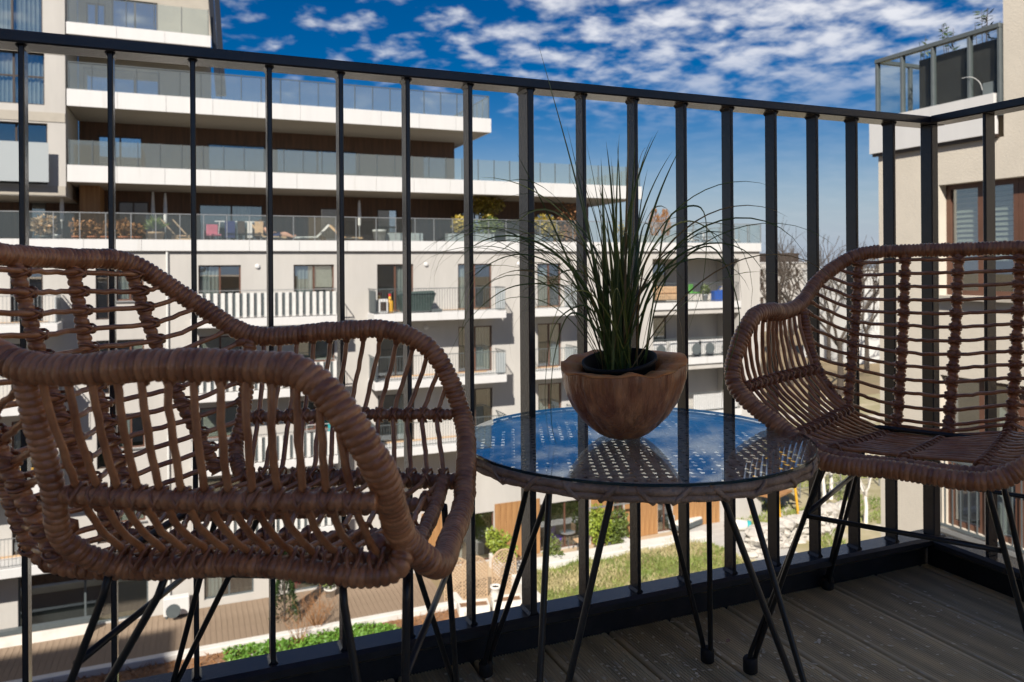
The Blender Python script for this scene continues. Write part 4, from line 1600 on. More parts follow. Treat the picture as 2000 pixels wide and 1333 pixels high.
def bush(name, label, loc, rad, n, ln, w, m='leafy', stem=True, cat='shrub', group=None, seed=1):
    r_ = simple(name, label, cat, loc, group)
    rg_ = np.random.default_rng(seed)
    mb = MB()
    k = 5
    for _ in range(k):
        c = rg_.normal(size=3) * np.array(rad) * .38 + np.array([0, 0, rad[2]])
        mb.leaves(c, np.array(rad) * .72, n // k, ln, w, rg_)
    mb.build('foliage', M[m], r_)
    if stem:
        mb = MB()
        for _ in range(5):
            e = rg_.normal(size=3) * np.array(rad) * .5
            mb.sweep([(0, 0, 0), (e[0] * .4, e[1] * .4, rad[2] * .6), (e[0], e[1], rad[2] * 1.5)], [.02, .014, .006], 5)
        mb.build('stem', M['twig'], r_)
    return r_


def trellis(label, px, py, h, w_):
    p = at(px, py, Z=GZ)
    r_ = simple('arched_trellis', label, 'trellis', (p[0], p[1], GZ), 'arched trellises by the path', -.15)
    fr = []
    for a in np.linspace(0, math.pi, 15):
        fr.append((w_ / 2 * math.cos(a), 0, h - w_ / 2 * 1.05 + w_ / 2 * 1.05 * math.sin(a)))
    MB().sweep([(w_ / 2, 0, 0)] + fr + [(-w_ / 2, 0, 0)], .035, 6).build('frame', M['lattice'], r_)
    mb = MB()

    def inside(x, z):
        if abs(x) > w_ / 2 or z < 0:
            return False
        zc_ = h - w_ / 2 * 1.05
        return z < zc_ or (x / (w_ / 2)) ** 2 + ((z - zc_) / (w_ / 2 * 1.05)) ** 2 < 1
    for s in (-1, 1):
        for k in np.arange(-h - w_, h + w_, .155):
            pts = [(x, z) for x in np.linspace(-w_ / 2, w_ / 2, 41) for z in [s * x + k] if inside(x, z)]
            if len(pts) > 2:
                a, b = pts[0], pts[-1]
                mb.sweep([(a[0], .012 * s, a[1]), (b[0], .012 * s, b[1])], .022, 4)
    stuff(mb.build('lattice', M['lattice'], r_))


trellis('leftmost arched lattice trellis beside the paved path', 893, 1172, 1.75, 1.05)
trellis('middle arched lattice trellis between its two neighbours', 928, 1168, 1.75, 1.05)
trellis('rightmost arched lattice trellis, next to the white jar', 985, 1152, 1.75, 1.05)


def planter_box(label, px, py, sx, sy, h, rz):
    p = at(px, py, Z=GZ)
    r_ = simple('planter_box', label, 'planter', (p[0], p[1], GZ), 'white planter boxes', rz)
    t = .06
    mb = MB()
    mb.box(-sx, sx, -sy, -sy + t, 0, h).box(-sx, sx, sy - t, sy, 0, h).box(-sx, -sx + t, -sy + t, sy - t, 0, h - .002).box(sx - t, sx, -sy + t, sy - t, 0, h - .002)
    mb.build('box', M['planter'], r_)
    MB().box(-sx + t, sx - t, -sy + t, sy - t, 0, h - .08).build('soil', M['soil_bed'], r_)
    return r_


planter_box('low white planter box in front of the middle trellis', 925, 1200, .62, .34, .45, -.2)
planter_box('white planter box under the pale jar', 990, 1192, .62, .34, .5, -.2)
p = at(968, 1172, Z=GZ + .45)
jar = simple('pale_jar', 'pale grey jar standing on the white planter box', 'jar', (p[0], p[1], GZ + .45))
MB().lathe([(.14, 0), (.17, .1), (.20, .3), (.19, .48), (.22, .5), (.22, .58), (.17, .58), (.16, .5)], 20).build('body', M['planter'], jar, True)
MB().lathe([(0, .52), (.16, .52)], 16).build('soil', M['soil_bed'], jar)

bush('vine_hedge', 'green climbing hedge at the edge of the lit terrace', (13.1, 33.3, GZ + .55), (.30, .9, .75), 1000, .15, .10, 'leaf_bright', seed=3)
bush('vine_hedge', 'bright yellow green hedge beside the thin dark post', (*at(1172, 1070, Z=GZ)[:2], GZ), (.55, .5, .95), 1200, .16, .11, 'leaf_bright', seed=4)
bush('vine_hedge', 'rounder green hedge just right of the thin dark post', (*at(1212, 1066, Z=GZ)[:2], GZ), (.50, .5, .80), 1000, .16, .11, 'leafy', seed=5)
bush('vine_hedge', 'small brownish hedge in front of the purple chair', (*at(1080, 1105, Z=GZ)[:2], GZ), (.35, .6, .55), 500, .14, .09, 'leafy', seed=6)
p = at(1190, 1068, Z=GZ)
ps = simple('terrace_post', 'thin dark post between the two bright hedges', 'post', (p[0], p[1], GZ))
MB().box(-.05, .05, -.05, .05, 0, 2.6).build('shaft', M['grey_metal'], ps)
MB().box(-1.6, 1.6, -.03, .03, 2.0, 2.08).build('arm', M['steel'], ps)
# cypress and twiggy shrub by the path
p = at(556, 1215, Z=GZ)
cy = simple('conical_conifer', 'dark green conical conifer on the paved path', 'tree', (p[0], p[1], GZ))
mb = MB()
for i in range(2600):
    z = RNG.random() ** .8 * 2.7
    rr = .50 * (1 - z / 2.9) * (.75 + .35 * RNG.random())
    a = RNG.uniform(0, 6.28)
    mb.leaf((rr * math.cos(a), rr * math.sin(a), .12 + z), (math.cos(a), math.sin(a), .7), RNG.normal(size=3), .15, .045)
mb.build('crown', M['leaf_dark'], cy)
MB().sweep([(0, 0, 0), (0, 0, 1.2), (0, 0, 2.6)], [.05, .04, .01], 6).build('trunk', M['bark'], cy)


def bare_shrub(label, px, py, h, n, z=GZ, seed=2):
    p_ = at(px, py, Z=z)
    r_ = simple('bare_shrub', label, 'shrub', (p_[0], p_[1], z))
    rg_ = np.random.default_rng(seed)
    mb = MB()
    for _ in range(n):
        a = rg_.uniform(0, 6.28)
        l_ = h * rg_.uniform(.6, 1.1)
        t_ = rg_.uniform(.2, .7)
        d_ = np.array([math.cos(a) * t_, math.sin(a) * t_, 1.0])
        q = [np.zeros(3), d_ * l_ * .5 + rg_.normal(size=3) * .05, d_ * l_ + rg_.normal(size=3) * .1]
        mb.sweep(q, [.014, .009, .003], 4)
        for _ in range(3):
            b = d_ * l_ * rg_.uniform(.4, .9)
            mb.sweep([b, b + rg_.normal(size=3) * .14 + (0, 0, .18), b + rg_.normal(size=3) * .2 + (0, 0, .34)], [.007, .004, .002], 4)
    mb.build('twigs', M['leaf_dry'], r_)


bare_shrub('bare brown twiggy shrub beside the conifer on the path', 620, 1235, 1.5, 26)
bare_shrub('bare twigs rising from the green ground cover', 585, 1262, 1.3, 12, seed=5)
# gnome-like red spot: a watering can by the conifer
p = at(574, 1150, Z=GZ)
wc = simple('red_watering_can', 'small red watering can standing on the path behind the conifer', 'watering can', (p[0], p[1], GZ + .01))
MB().lathe([(.17, 0), (.18, .02), (.18, .28), (.15, .32), (.05, .33)], 14).build('body', M['red'], wc, True)
MB().sweep([(.15, 0, .08), (.32, 0, .25), (.42, 0, .42)], [.04, .03, .025], 8).build('spout', M['red'], wc)
MB().sweep([(-.16, 0, .08), (-.30, 0, .2), (-.2, 0, .4), (0, 0, .42)], .018, 6).build('handle', M['white'], wc)


def aircon(label, loc, group=None, rz=0.0, s=1.0):
    r_ = simple('air_conditioner', label, 'air conditioner', loc, group, rz)
    r_.scale = (s, s, s)
    MB().bbox(-.42, .42, -.16, .16, .06, .68, .02).build('casing', M['white'], r_)
    MB().lathe([(.24, -.175), (.24, -.165), (.0, -.165)], 20).build('fan_grille', M['grey_metal'], r_).rotation_euler = (math.radians(90), 0, 0)
    g_ = [c for c in r_.children if c.name.startswith('fan_grille')][0]
    g_.location = (-.10, -.335, .37)
    g_.rotation_euler = (math.radians(-90), 0, 0)
    MB().box(-.36, -.30, -.17, .17, 0, .059).box(.30, .36, -.17, .17, 0, .059).build('foot_rails', M['grey_metal'], r_)
    return r_


p = at(345, 1195, Y=FY - .3)
aircon('white air conditioner unit on the ground by the lower left wall', (p[0], FY - .35, GZ + .02), s=1.15)
for i, (px, nm) in enumerate(((1293, 'leftmost'), (1333, 'second'), (1362, 'third'), (1388, 'fourth'), (1420, 'rightmost'))):
    X = fx(px)
    aircon('white air conditioner on the second loggia, %s of the row of five' % nm, (X, FY + .55, FL[1] + .03), 'air conditioners on the loggia', s=1.25)
# low wall at the lower left
xe = float(at(177, 1225, Y=FY - .6)[0])
lw = simple('garden_wall', 'low white wall with dark coping at the foot of the facade on the left', 'wall', (xe, FY - .6, GZ))
MB().box(-14, 0, -.1, .1, 0, .46).build('wall', M['planter'], lw)
MB().box(-14, .05, -.14, .14, .461, .62).build('coping', M['grey_metal'], lw)


def cafe_chair(name, label, loc, rz, m, group=None):
    r_ = simple(name, label, 'chair', loc, group, rz)
    MB().bbox(-.24, .24, -.24, .24, .42, .50, .02).build('seat', M[m], r_)
    MB().bbox(-.24, .24, .20, .27, .501, .92, .02).build('backrest', M[m], r_)
    for sx in (-1, 1):
        for sy in (-1, 1):
            MB().sweep([(.21 * sx, .2 * sy, .42), (.25 * sx, .25 * sy, 0)], .018, 6).build('leg', M['grey_metal'], r_)
    return r_


def cafe_table(name, label, loc, r=.4, h=.72, m='steel'):
    r_ = simple(name, label, 'table', loc)
    MB().lathe([(0, h), (r, h), (r, h + .03), (0, h + .03)], 24).build('table_top', M[m], r_)
    for a in (0.3, 2.4, 4.5):
        MB().sweep([(0, 0, h), (.08 * math.cos(a), .08 * math.sin(a), .4), (.34 * math.cos(a), .34 * math.sin(a), 0)], .016, 6).build('leg', M['grey_metal'], r_)
    return r_


p = at(1090, 1068, Z=GZ)
cafe_chair('garden_chair', 'purple padded chair beside the small round garden table', (p[0], p[1], GZ + .006), .8, 'purple')
p = at(1108, 1068, Z=GZ)
cafe_table('garden_table', 'small round metal table on the lit ground floor terrace', (p[0], p[1], GZ + .006))
p = at(1132, 1074, Z=GZ)
cafe_chair('garden_chair', 'tan chair to the right of the small round garden table', (p[0], p[1], GZ + .006), -1.6, 'tan')
p = at(1255, 1032, Z=GZ)
cb = simple('storage_cabinet', 'wooden cabinet with grey glass front on the sunny terrace', 'cabinet', (p[0], p[1], GZ + .006), rz=.3)
MB().bbox(-.5, .5, -.3, .3, 0, 1.15, .02).build('carcass', M['wood_warm'], cb)
MB().box(-.42, .42, -.33, -.302, .1, 1.05).build('door', M['frost'], cb)
p = at(1272, 1036, Z=GZ)
bg_ = simple('paper_bag', 'white bag leaning beside the wooden cabinet', 'bag', (p[0], p[1], GZ + .006))
MB().add([(-.2, -.1, 0), (.2, -.1, 0), (.2, .1, 0), (-.2, .1, 0), (-.16, -.04, .55), (.2, -.05, .5), (.18, .05, .52), (-.14, .06, .5)],
         [(0, 3, 2, 1), (0, 1, 5, 4), (1, 2, 6, 5), (2, 3, 7, 6), (3, 0, 4, 7)]).build('sack', M['planter'], bg_)
p = at(1340, 1035, Z=GZ)
bs = simple('garden_sofa', 'grey garden sofa with white cushions at the end of the terrace', 'sofa', (p[0], p[1], GZ + .006), rz=.35)
MB().bbox(-1.0, 1.0, -.4, .4, .18, .42, .03).build('base', M['grey_metal'], bs)
MB().bbox(-1.0, 1.0, .28, .42, .421, .85, .03).build('backrest', M['frost'], bs)
MB().bbox(-.95, 0, -.38, .26, .422, .56, .04).build('cushion', M['planter'], bs)
MB().bbox(.02, .95, -.38, .26, .422, .56, .04).build('cushion', M['planter'], bs)
p = at(1438, 1040, Z=GZ)
cu = simple('rolled_cushion', 'white rolled cushion with teal end on the boards', 'cushion', (p[0], p[1], GZ + .11), rz=-.6)
MB().sweep([(-.6, 0, .28), (0, 0, .28), (.55, 0, .28)], [.25, .28, .27], 14).build('roll', M['planter'], cu, True)
MB().sweep([(.551, 0, .28), (.75, 0, .28)], [.275, .24], 14).build('end_cap', M['teal'], cu, True)

# dry stone slope: one rockery, each stone a part
rk = simple('stone_rockery', 'pale dry stone rockery on the slope right of the board ramp', 'rockery', (31.5, 38.0, GZ))
rgk = np.random.default_rng(99)


def stone(loc, s, rz):
    V_, F_ = [], []
    n1, n2 = 5, 8
    off = rgk.uniform(.78, 1.2, (n1, n2))
    for i in range(n1):
        for j in range(n2):
            a, b = math.pi * i / (n1 - 1), 2 * math.pi * j / n2
            q = off[i, j] if 0 < i < n1 - 1 else 1
            V_.append((s[0] * q * math.sin(a) * math.cos(b), s[1] * q * math.sin(a) * math.sin(b), s[2] * q * math.cos(a)))
    for i in range(n1 - 1):
        for j in range(n2):
            F_.append((i * n2 + j, (i + 1) * n2 + j, (i + 1) * n2 + (j + 1) % n2, i * n2 + (j + 1) % n2))
    o = MB().add(V_, F_).build('stone', M['stone'], rk)
    o.location = loc
    o.rotation_euler = (rgk.normal() * .2, rgk.normal() * .2, rz)


for row in range(6):
    for i in range(26):
        u, v = (i + .5 * (row % 2)) / 26, row / 5
        a = at(1465 + 190 * u, 1085 - 66 * u - (44 - 8 * u) * v, Z=GZ + .1 + .22 * row)
        stone((a[0] - 31.5 + rgk.normal() * .08, a[1] - 38.0 + rgk.normal() * .08, .15 + .2 * row), (rgk.uniform(.34, .55), rgk.uniform(.26, .42), rgk.uniform(.20, .30)), rgk.uniform(0, 3))


# trees
def grow(mb, p, d, ln, r, depth, rg_, spread=.55, ratio=.74, up=.12):
    n = 4
    q = [p]
    dd = d.copy()
    for i in range(n):
        dd = dd + rg_.normal(size=3) * .10 + np.array([0, 0, up * .3])
        dd /= np.linalg.norm(dd)
        q.append(q[-1] + dd * ln / n)
    mb.sweep(q, list(np.linspace(r, r * .66, n + 1)), 5 if depth < 3 else 6, cap=False)
    if depth == 0:
        return
    k = 3 if depth > 1 else 2
    for i in range(k):
        s = q[-1] if i < 2 else q[-2]
        ax = rg_.normal(size=3)
        nd = dd + ax / np.linalg.norm(ax) * spread * rg_.uniform(.6, 1.3) + np.array([0, 0, up])
        nd /= np.linalg.norm(nd)
        grow(mb, s, nd, ln * ratio * rg_.uniform(.8, 1.15), r * .62, depth - 1, rg_, spread, ratio, up)


def bare_tree(label, px, dist, h, seed, depth=5, m='bark', z=GZ, spread=.6, group='bare trees beyond the courtyard'):
    d = at(px, 600, Y=1.0)
    d = np.array([d[0], 1.0]) / math.hypot(d[0], 1.0)
    r_ = simple('bare_tree', label, 'tree', (d[0] * dist, d[1] * dist, z), group)
    rg_ = np.random.default_rng(seed)
    mb = MB()
    t_h = h * .33
    mb.sweep([(0, 0, 0), (.05, 0, t_h * .5), (0, .05, t_h)], [h * .020, h * .016, h * .013], 8, cap=False)
    mb.build('trunk', M[m], r_)
    mb = MB()
    for i in range(4):
        a = i * 1.6 + rg_.uniform(0, .7)
        dd = np.array([math.cos(a) * .5, math.sin(a) * .5, .9])
        grow(mb, np.array([0, 0, t_h * rg_.uniform(.8, 1.0)]), dd / np.linalg.norm(dd), h * .25, h * .009, depth - 1, rg_, spread)
    mb.build('crown', M[m], r_)


for i, (px, ds, h, sd, lb) in enumerate(((1500, 130, 17, 31, 'bare tree at the right end of the cream building'),
                                         (1543, 95, 17.5, 32, 'tall bare tree standing in front of the far white house'),
                                         (1618, 120, 16.5, 33, 'bare tree with a wide crown left of the darker one'),
                                         (1640, 90, 18, 34, 'tallest bare tree, its top above the right hand chair'),
                                         (1692, 110, 17.0, 35, 'bare tree close beside the neighbouring wall'))):
    bare_tree(lb, px, ds, h, sd)
for i, (px, ds, h, sd, lb) in enumerate(((1606, 47, 6.5, 41, 'white stemmed young birch to the left of its thinner neighbour'),
                                         (1620, 50, 6.5, 42, 'thin white birch stem in the middle of the slope'),
                                         (1688, 46, 5.5, 43, 'white birch with low forked branches by the neighbouring wall'))):
    bare_tree(lb, px, ds, h, sd, 4, 'birch', GZ, .45, 'young birches on the stony slope')
yg = MB()
for _ in range(6000):
    px_, py_ = RNG.uniform(1440, 1735), RNG.uniform(930, 1080)
    a = at(px_, py_, Z=GZ + .03)
    if a[0] < 27.3 or math.sin(a[0] * .9) + math.sin(a[1] * .7 + a[0] * .3) < -.2:
        continue
    yg.leaf((a[0], a[1], GZ + .02), (RNG.normal() * .6, RNG.normal() * .6, .8), RNG.normal(size=3), RNG.uniform(.2, .45), .05)
tag(stuff(yg.build('yard_grass', M['blade_g'])), 'loose green tufts between the stones of the right hand garden', 'grass')
# playground frame
p = at(1512, 1010, Z=GZ)
pg = simple('play_frame', 'yellow and orange play frame in the sunny garden', 'play equipment', (p[0], p[1], GZ), rz=.4)
for sx in (-1, 1):
    for sy in (-1, 1):
        MB().sweep([(1.1 * sx, .9 * sy, 0), (1.0 * sx, .6 * sy, 2.9)], .07, 6).build('post', M['yellow'], pg)
MB().add([(-1.3, -1.0, 2.6), (1.3, -1.0, 2.6), (1.3, 0, 3.5), (-1.3, 0, 3.5), (-1.3, 1.0, 2.6), (1.3, 1.0, 2.6)], [(0, 1, 2, 3), (3, 2, 5, 4)]).build('roof', M['yellow'], pg)
MB().box(-1.0, 1.0, -.6, .6, 1.3, 1.4).build('platform', M['wood_warm'], pg)
MB().add([(1.05, -.3, 1.35), (1.05, .3, 1.35), (3.0, .3, .15), (3.0, -.3, .15)], [(0, 1, 2, 3)]).build('slide', M['steel'], pg)
# fence in the yard
p = at(1500, 985, Z=GZ)
fn = simple('yard_fence', 'thin grey wire fence across the garden behind the play frame', 'fence', (p[0], p[1], GZ))
for i in range(9):
    MB().box(-4 + i * 1.6 - .03, -4 + i * 1.6 + .03, -.03, .03, 0, 1.3).build('post', M['steel'], fn)
MB().box(-4, 8.9, -.015, .015, 1.22, 1.26).build('rail', M['steel'], fn)
MB().box(-4, 8.9, -.015, .015, .62, .65).build('rail', M['steel'], fn)


# far houses in the gap
def far_house(label, px0, px1, dist, ztop, m, rows, cols_, pent=False, z0=GZ):
    c = at((px0 + px1) / 2, 600, Y=1.0)
    d = np.array([c[0], 1.0]) / math.hypot(c[0], 1.0)
    x0, x1 = fx(px0, d[1] * dist), fx(px1, d[1] * dist)
    cx_, cy_ = (x0 + x1) / 2, d[1] * dist
    r_ = simple('far_house', label, 'building', (cx_, cy_, z0))
    w_ = (x1 - x0) / 2
    h = ztop - z0
    hs = []
    for i in range(rows):
        for j in range(cols_):
            a = -w_ + 2 * w_ * (j + .3) / cols_
            b = -w_ + 2 * w_ * (j + .7) / cols_
            zc_ = h - 1.2 - 2.9 * i
            hs.append((a, b, zc_ - 1.5, zc_))
    wall_holes(-w_, w_, 0, h, 0, hs, .4).build('wall', M[m], r_)
    MB().box(-w_ + .06, w_ - .06, .41, 9.9, 0, h - .05).build('core', M['room'], r_)
    MB().box(-w_, -w_ + .02, .001, 10, 0, h).build('wall', M[m], r_)
    for a, b, c_, e in hs:
        MB().box(a, b, .25, .3, c_, e).build('window', M['frame'], r_)
    if pent:
        MB().box(-w_ * .3, w_ * .55, 2, 8, h, h + 2.2).build('roof_storey', M['frame'], r_)
    MB().box(-w_ - .15, w_ + .15, -.15, 10.2, h + .002, h + .25).build('roof_edge', M['white'], r_)


far_house('white far house with dark roof storey behind the bare trees', 1480, 1600, 175, .9, 'plaster', 4, 7, True)
far_house('low cream far house behind the tallest bare tree', 1602, 1676, 190, -.8, 'plaster', 4, 5)
far_house('striped pale block next to the neighbouring wall', 1672, 1722, 120, -.2, 'slat', 3, 8)
far_house('dark red roofed house glimpsed on the far left horizon', 1440, 1486, 210, -2, 'wood_warm', 3, 3)

# ================================================================== neighbouring wing on the right
NX = 10.9
wing = empty('neighbour_wing', (NX, 6, GZ))
tag(wing, 'warm cream neighbouring wing with a glazed roof terrace on the right', 'building')
_before = names()
hl = []
for k, zt_ in enumerate((1.95, -1.02, -3.99, -6.96)):
    hl.append((5.2, 8.68, zt_ - 1.72 if k == 0 else zt_ - 2.35, zt_))
wall_holes(-8.0, 9.83, GZ - .2, 2.55, NX, hl, .30, 'x').build('wall', M['plaster_warm'])
MB().box(NX + .001, NX + 6, 9.81, 9.83, GZ, 2.55).build('end_wall', M['plaster_warm'])
wall_holes(-8.0, 7.62, 2.55, 7.2, NX, [], .3, 'x').build('upper_wall', M['plaster_warm'])
MB().box(NX + .001, NX + 6, 7.60, 7.62, 2.55, 7.2).build('upper_end_wall', M['plaster_warm'])
for k, (a, b, z0, z1) in enumerate(hl):
    for j in range(3):
        ya, yb = a + (b - a) * j / 3, a + (b - a) * (j + 1) / 3
        window(None, ya + .003, yb - .003, z0, z1, NX + .16, 'window', 2 if j == 2 else 1, 'frame_brown', axis='x', w=.075,
               blind=((.08, .92, z1 - 1.2),) if k == 0 else None, curtain=((.1, .6),) if k else None)
    MB().box(NX - .12, NX + .15, a - .05, b + .05, z0 - .07, z0 - .005).build('sill', M['steel' if k else 'band'])
    if k >= 1:
        mb = MB()
        mb.box(NX - .10, NX - .07, a, b, z0 + 1.05, z0 + 1.09)
        mb.box(NX - .10, NX - .07, a, b, z0 + .02, z0 + .06)
        n = 26
        for i in range(n + 1):
            yy = a + (b - a) * i / n
            mb.box(NX - .092, NX - .078, yy - .008, yy + .008, z0 + .05, z0 + 1.06)
        stuff(mb.build('window_bars', M['grey_metal']))
# white roof terrace edge
ys_ = [7.70, 8.75, 9.93]
for i in range(2):
    MB().box(NX - .10, NX - .004, ys_[i] + .003, ys_[i + 1] - .003, 2.60, 3.19).build('edge_panel', M['white'])
MB().box(NX - .003, NX + 6, 9.84, 9.93, 2.6, 3.19).build('edge_panel', M['white'])
MB().box(NX - .06, NX - .003, 7.68, 9.9, 2.55, 2.598).build('shadow_gap', M['frame'])  # dark strip drawn as the shadow line under the terrace edge
MB().box(NX + .002, NX + 6, 7.63, 9.80, 2.9, 3.05).build('roof', M['soffit'])
fr = [7.66, 8.13, 8.75, 9.32, 9.82]
for i, yy in enumerate(fr):
    MB().bbox(NX - .05, NX + .03, yy - .022, yy + .022, 3.0 if i else 2.86, 4.13, .004).build('terrace_post', M['grey_metal'])
MB().bbox(NX - .06, NX + .04, 7.64, 9.85, 4.131, 4.20, .006).build('terrace_handrail', M['grey_metal'])
for i in range(4):
    MB().box(NX - .012, NX + .006, fr[i] + .024, fr[i + 1] - .024, 3.2, 4.125).build('glass_panel', M['clear_glass'])
MB().bbox(NX + .045, NX + 6, 9.79, 9.85, 4.132, 4.198, .006).build('terrace_handrail', M['grey_metal'])
for i in range(5):
    x = NX + .75 + i * 1.1
    MB().bbox(x - .03, x + .03, 9.79, 9.85, 3.19, 4.13, .004).build('terrace_post', M['grey_metal'])
    MB().box(max(x - 1.05, NX + .05), x - .05, 9.81, 9.825, 3.2, 4.12).build('glass_panel', M['clear_glass'])
adopt(wing, _before)
scr = MB().box(NX + .10, NX + .14, 7.75, 9.10, 3.06, 4.02).build('privacy_screen', mat('screen_fabric', (0.022, 0.020, 0.018), .8, var=.3, vscale=3, stretch=(1, 20, .2)))
tag(scr, 'dark privacy screen behind the glass of the roof terrace', 'screen')
wb = MB().bbox(NX + .045, NX + .085, 7.80, 7.98, 3.2, 3.40, .01).build('junction_box', M['steel'])
tag(wb, 'small grey box at the foot of the dark roof terrace screen', 'box')
cb_ = MB().sweep(catmull([(NX - .07, 8.22, 3.52), (NX - .07, 8.06, 3.50), (NX - .05, 7.95, 3.40), (NX - .03, 7.92, 3.28)], 8), .0045, 6).build('hanging_cable', M['white'])
tag(cb_, 'thin white cable looped over the terrace post of the wing', 'cable')
for i, (yy, hh, nn, lb) in enumerate(((9.25, .35, 5, 'leftmost bamboo sprig above the roof terrace handrail'), (8.75, .45, 6, 'second bamboo sprig from the left above the handrail'),
                                      (8.2, .5, 9, 'bushiest bamboo sprig above the roof terrace handrail'), (7.72, .42, 4, 'bamboo sprig right against the tall wall'))):
    r_ = simple('bamboo', lb, 'plant', (NX + .35, yy, 3.06))
    rg_ = np.random.default_rng(60 + i)
    mb, ml = MB(), MB()
    for _ in range(nn // 2 + 1):
        e = np.array([rg_.normal() * .08, rg_.normal() * .10, 1.05 + hh * rg_.uniform(.5, 1.05)])
        mb.sweep([(0, 0, 0), e * .5 + rg_.normal(size=3) * .02, e], [.007, .006, .003], 5)
        for _ in range(9):
            q = e * rg_.uniform(.72, 1.0)
            ml.leaf(q, (rg_.normal(), rg_.normal(), rg_.normal() * .5), rg_.normal(size=3), .13, .028)
    mb.build('stem', M['twig'], r_)
    ml.build('leaves', M['leaf_dark'], r_)

# ================================================================== life on the terraces opposite
TZ1 = 1.665


def pot_plant(name, label, px, ht, m, pr=.2, pm='terracotta', Y=FY + .28, z=TZ1, n=260, rad=(.28, .28, .3), group=None, cat='potted plant', ph=.36):
    c = at(px, 450, Y=Y)
    r_ = simple(name, label, cat, (c[0], Y, z + .002), group)
    MB().lathe([(pr * .7, 0), (pr * .95, ph * .85), (pr * 1.05, ph * .86), (pr * 1.05, ph), (pr * .9, ph), (pr * .88, ph * .9), (0, ph * .9)], 16).build('pot', M[pm], r_, True)
    rg_ = np.random.default_rng(int(px))
    if n:
        mb = MB()
        mb.leaves((0, 0, ph + ht * .55), (rad[0], rad[1], ht * .5), n, .16, .09, rg_)
        mb.build('foliage', M[m], r_)
        mb = MB()
        for _ in range(4):
            e = np.array([rg_.normal() * rad[0] * .5, rg_.normal() * rad[1] * .5, ph + ht * .7])
            mb.sweep([(0, 0, ph * .85), e * .6, e], [.02, .014, .006], 5)
        mb.build('stem', M['twig'], r_)
    return r_


pot_plant('potted_plant', 'straw coloured round plant in a dark pot, far left of the terrace', 87, .75, 'lattice', .22, 'grey_metal', rad=(.42, .42, .4), n=420)
pot_plant('potted_plant', 'terracotta pot with rusty shoots, first from the wood bay', 150, .62, 'leaf_dry', .20, n=120, group='terracotta pots on the terrace')
pot_plant('potted_plant', 'terracotta pot with rusty shoots in front of the wood bay', 180, .62, 'leaf_dry', .20, n=130, group='terracotta pots on the terrace')
pot_plant('potted_plant', 'terracotta pot with a pale clump left of the dry one', 207, .55, 'leaf_dry', .20, n=90, group='terracotta pots on the terrace')
pot_plant('potted_plant', 'terracotta pot with the widest dry orange clump', 242, .62, 'leaf_dry', .22, n=200, group='terracotta pots on the terrace')
pot_plant('potted_plant', 'low terracotta pot beside the big yucca tub', 266, .45, 'leaf_dry', .22, n=90, group='terracotta pots on the terrace')
c = at(302, 450, Y=FY + .6)
yu = simple('yucca', 'spiky yucca in a big tan tub between the folded parasols', 'potted plant', (c[0], FY + .6, TZ1 + .002))
MB().lathe([(.26, 0), (.36, .48), (.40, .49), (.40, .56), (.34, .56), (.32, .5), (0, .5)], 18).build('tub', M['tan'], yu, True)
mb = MB()
for i in range(70):
    a = RNG.uniform(0, 6.28)
    e = RNG.uniform(.1, 1.3)
    d = np.array([math.cos(a) * math.cos(e), math.sin(a) * math.cos(e), math.sin(e)])
    mb.leaf((0, 0, .65), d, RNG.normal(size=3), RNG.uniform(.45, .75), .07)
mb.build('leaves', M['leafy'], yu)
MB().sweep([(0, 0, .5), (0, 0, .72)], .06, 7).build('stem', M['bark'], yu)
pot_plant('white_tub', 'white tapered tub standing empty in front of the far terrace door', 741, 0, 'leafy', .30, 'white', n=0, ph=.75, cat='planter')
pot_plant('grey_jar', 'small white bucket beside the straw coloured plant', 111, 0, 'leafy', .17, 'white', n=0, ph=.42, cat='bucket')
for px, w_, lb in ((785, 1.9, 'long grey trough left of the yellow shrub'), (930, 3.0, 'long grey trough below the yellow leaved tree'), (1010, 2.6, 'grey trough with yellow green shrubs behind the plant'), (1285, 2.6, 'grey trough at the right end of the terrace')):
    c = at(px, 450, Y=FY + .7)
    tr = simple('trough', lb, 'planter', (c[0], FY + .7, TZ1 + .002))
    MB().bbox(-w_ / 2, w_ / 2, -.22, .22, 0, .62, .015).build('box', M['frost'], tr)
    MB().box(-w_ / 2 + .04, w_ / 2 - .04, -.18, .18, .60, .635).build('soil', M['soil_bed'], tr)
for i, (px, rx, rz_, z, m_, n_, lb) in enumerate(((905, .5, .45, .6, 'leaf_yellow', 380, 'yellow green shrub at the left end of the trough'),
                                                 (960, .9, .40, .6, 'leafy', 520, 'bushy green shrub in the middle of the trough'),
                                                 (1075, .8, .50, .6, 'leaf_yellow', 460, 'yellow shrub seen through the grass blades'),
                                                 (1220, .3, .30, .6, 'leaf_yellow', 130, 'sparse yellow shrub at the right end of the terrace'))):
    c = at(px, 450, Y=FY + .72)
    bush('terrace_shrub', lb, (c[0], FY + .72, TZ1 + z), (rx, .3, rz_), n_, .16, .10, m_, seed=70 + i)
c = at(947, 430, Y=FY + 1.3)
yt = simple('yellow_tree', 'small tree with yellow autumn leaves on the terrace', 'tree', (c[0], FY + 1.3, TZ1 + .3))
mb = MB()
for cc, rr, n_ in (((0, 0, 1.65), (.55, .5, .6), 420), ((.45, 0, 1.8), (.55, .5, .45), 320), ((-.3, 0, 2.0), (.4, .4, .35), 200), ((.1, 0, 1.0), (.3, .3, .5), 160)):
    mb.leaves(cc, rr, n_, .15, .10)
mb.build('crown', M['leaf_yellow'], yt)
MB().sweep([(0, 0, 0), (.03, 0, .7), (.1, 0, 1.9)], [.05, .04, .015], 6).build('trunk', M['bark'], yt)
MB().bbox(-.3, .3, -.3, .3, -.295, .02, .01).build('tub', M['frost'], yt)
c = at(1108, 440, Y=FY + 1.0)
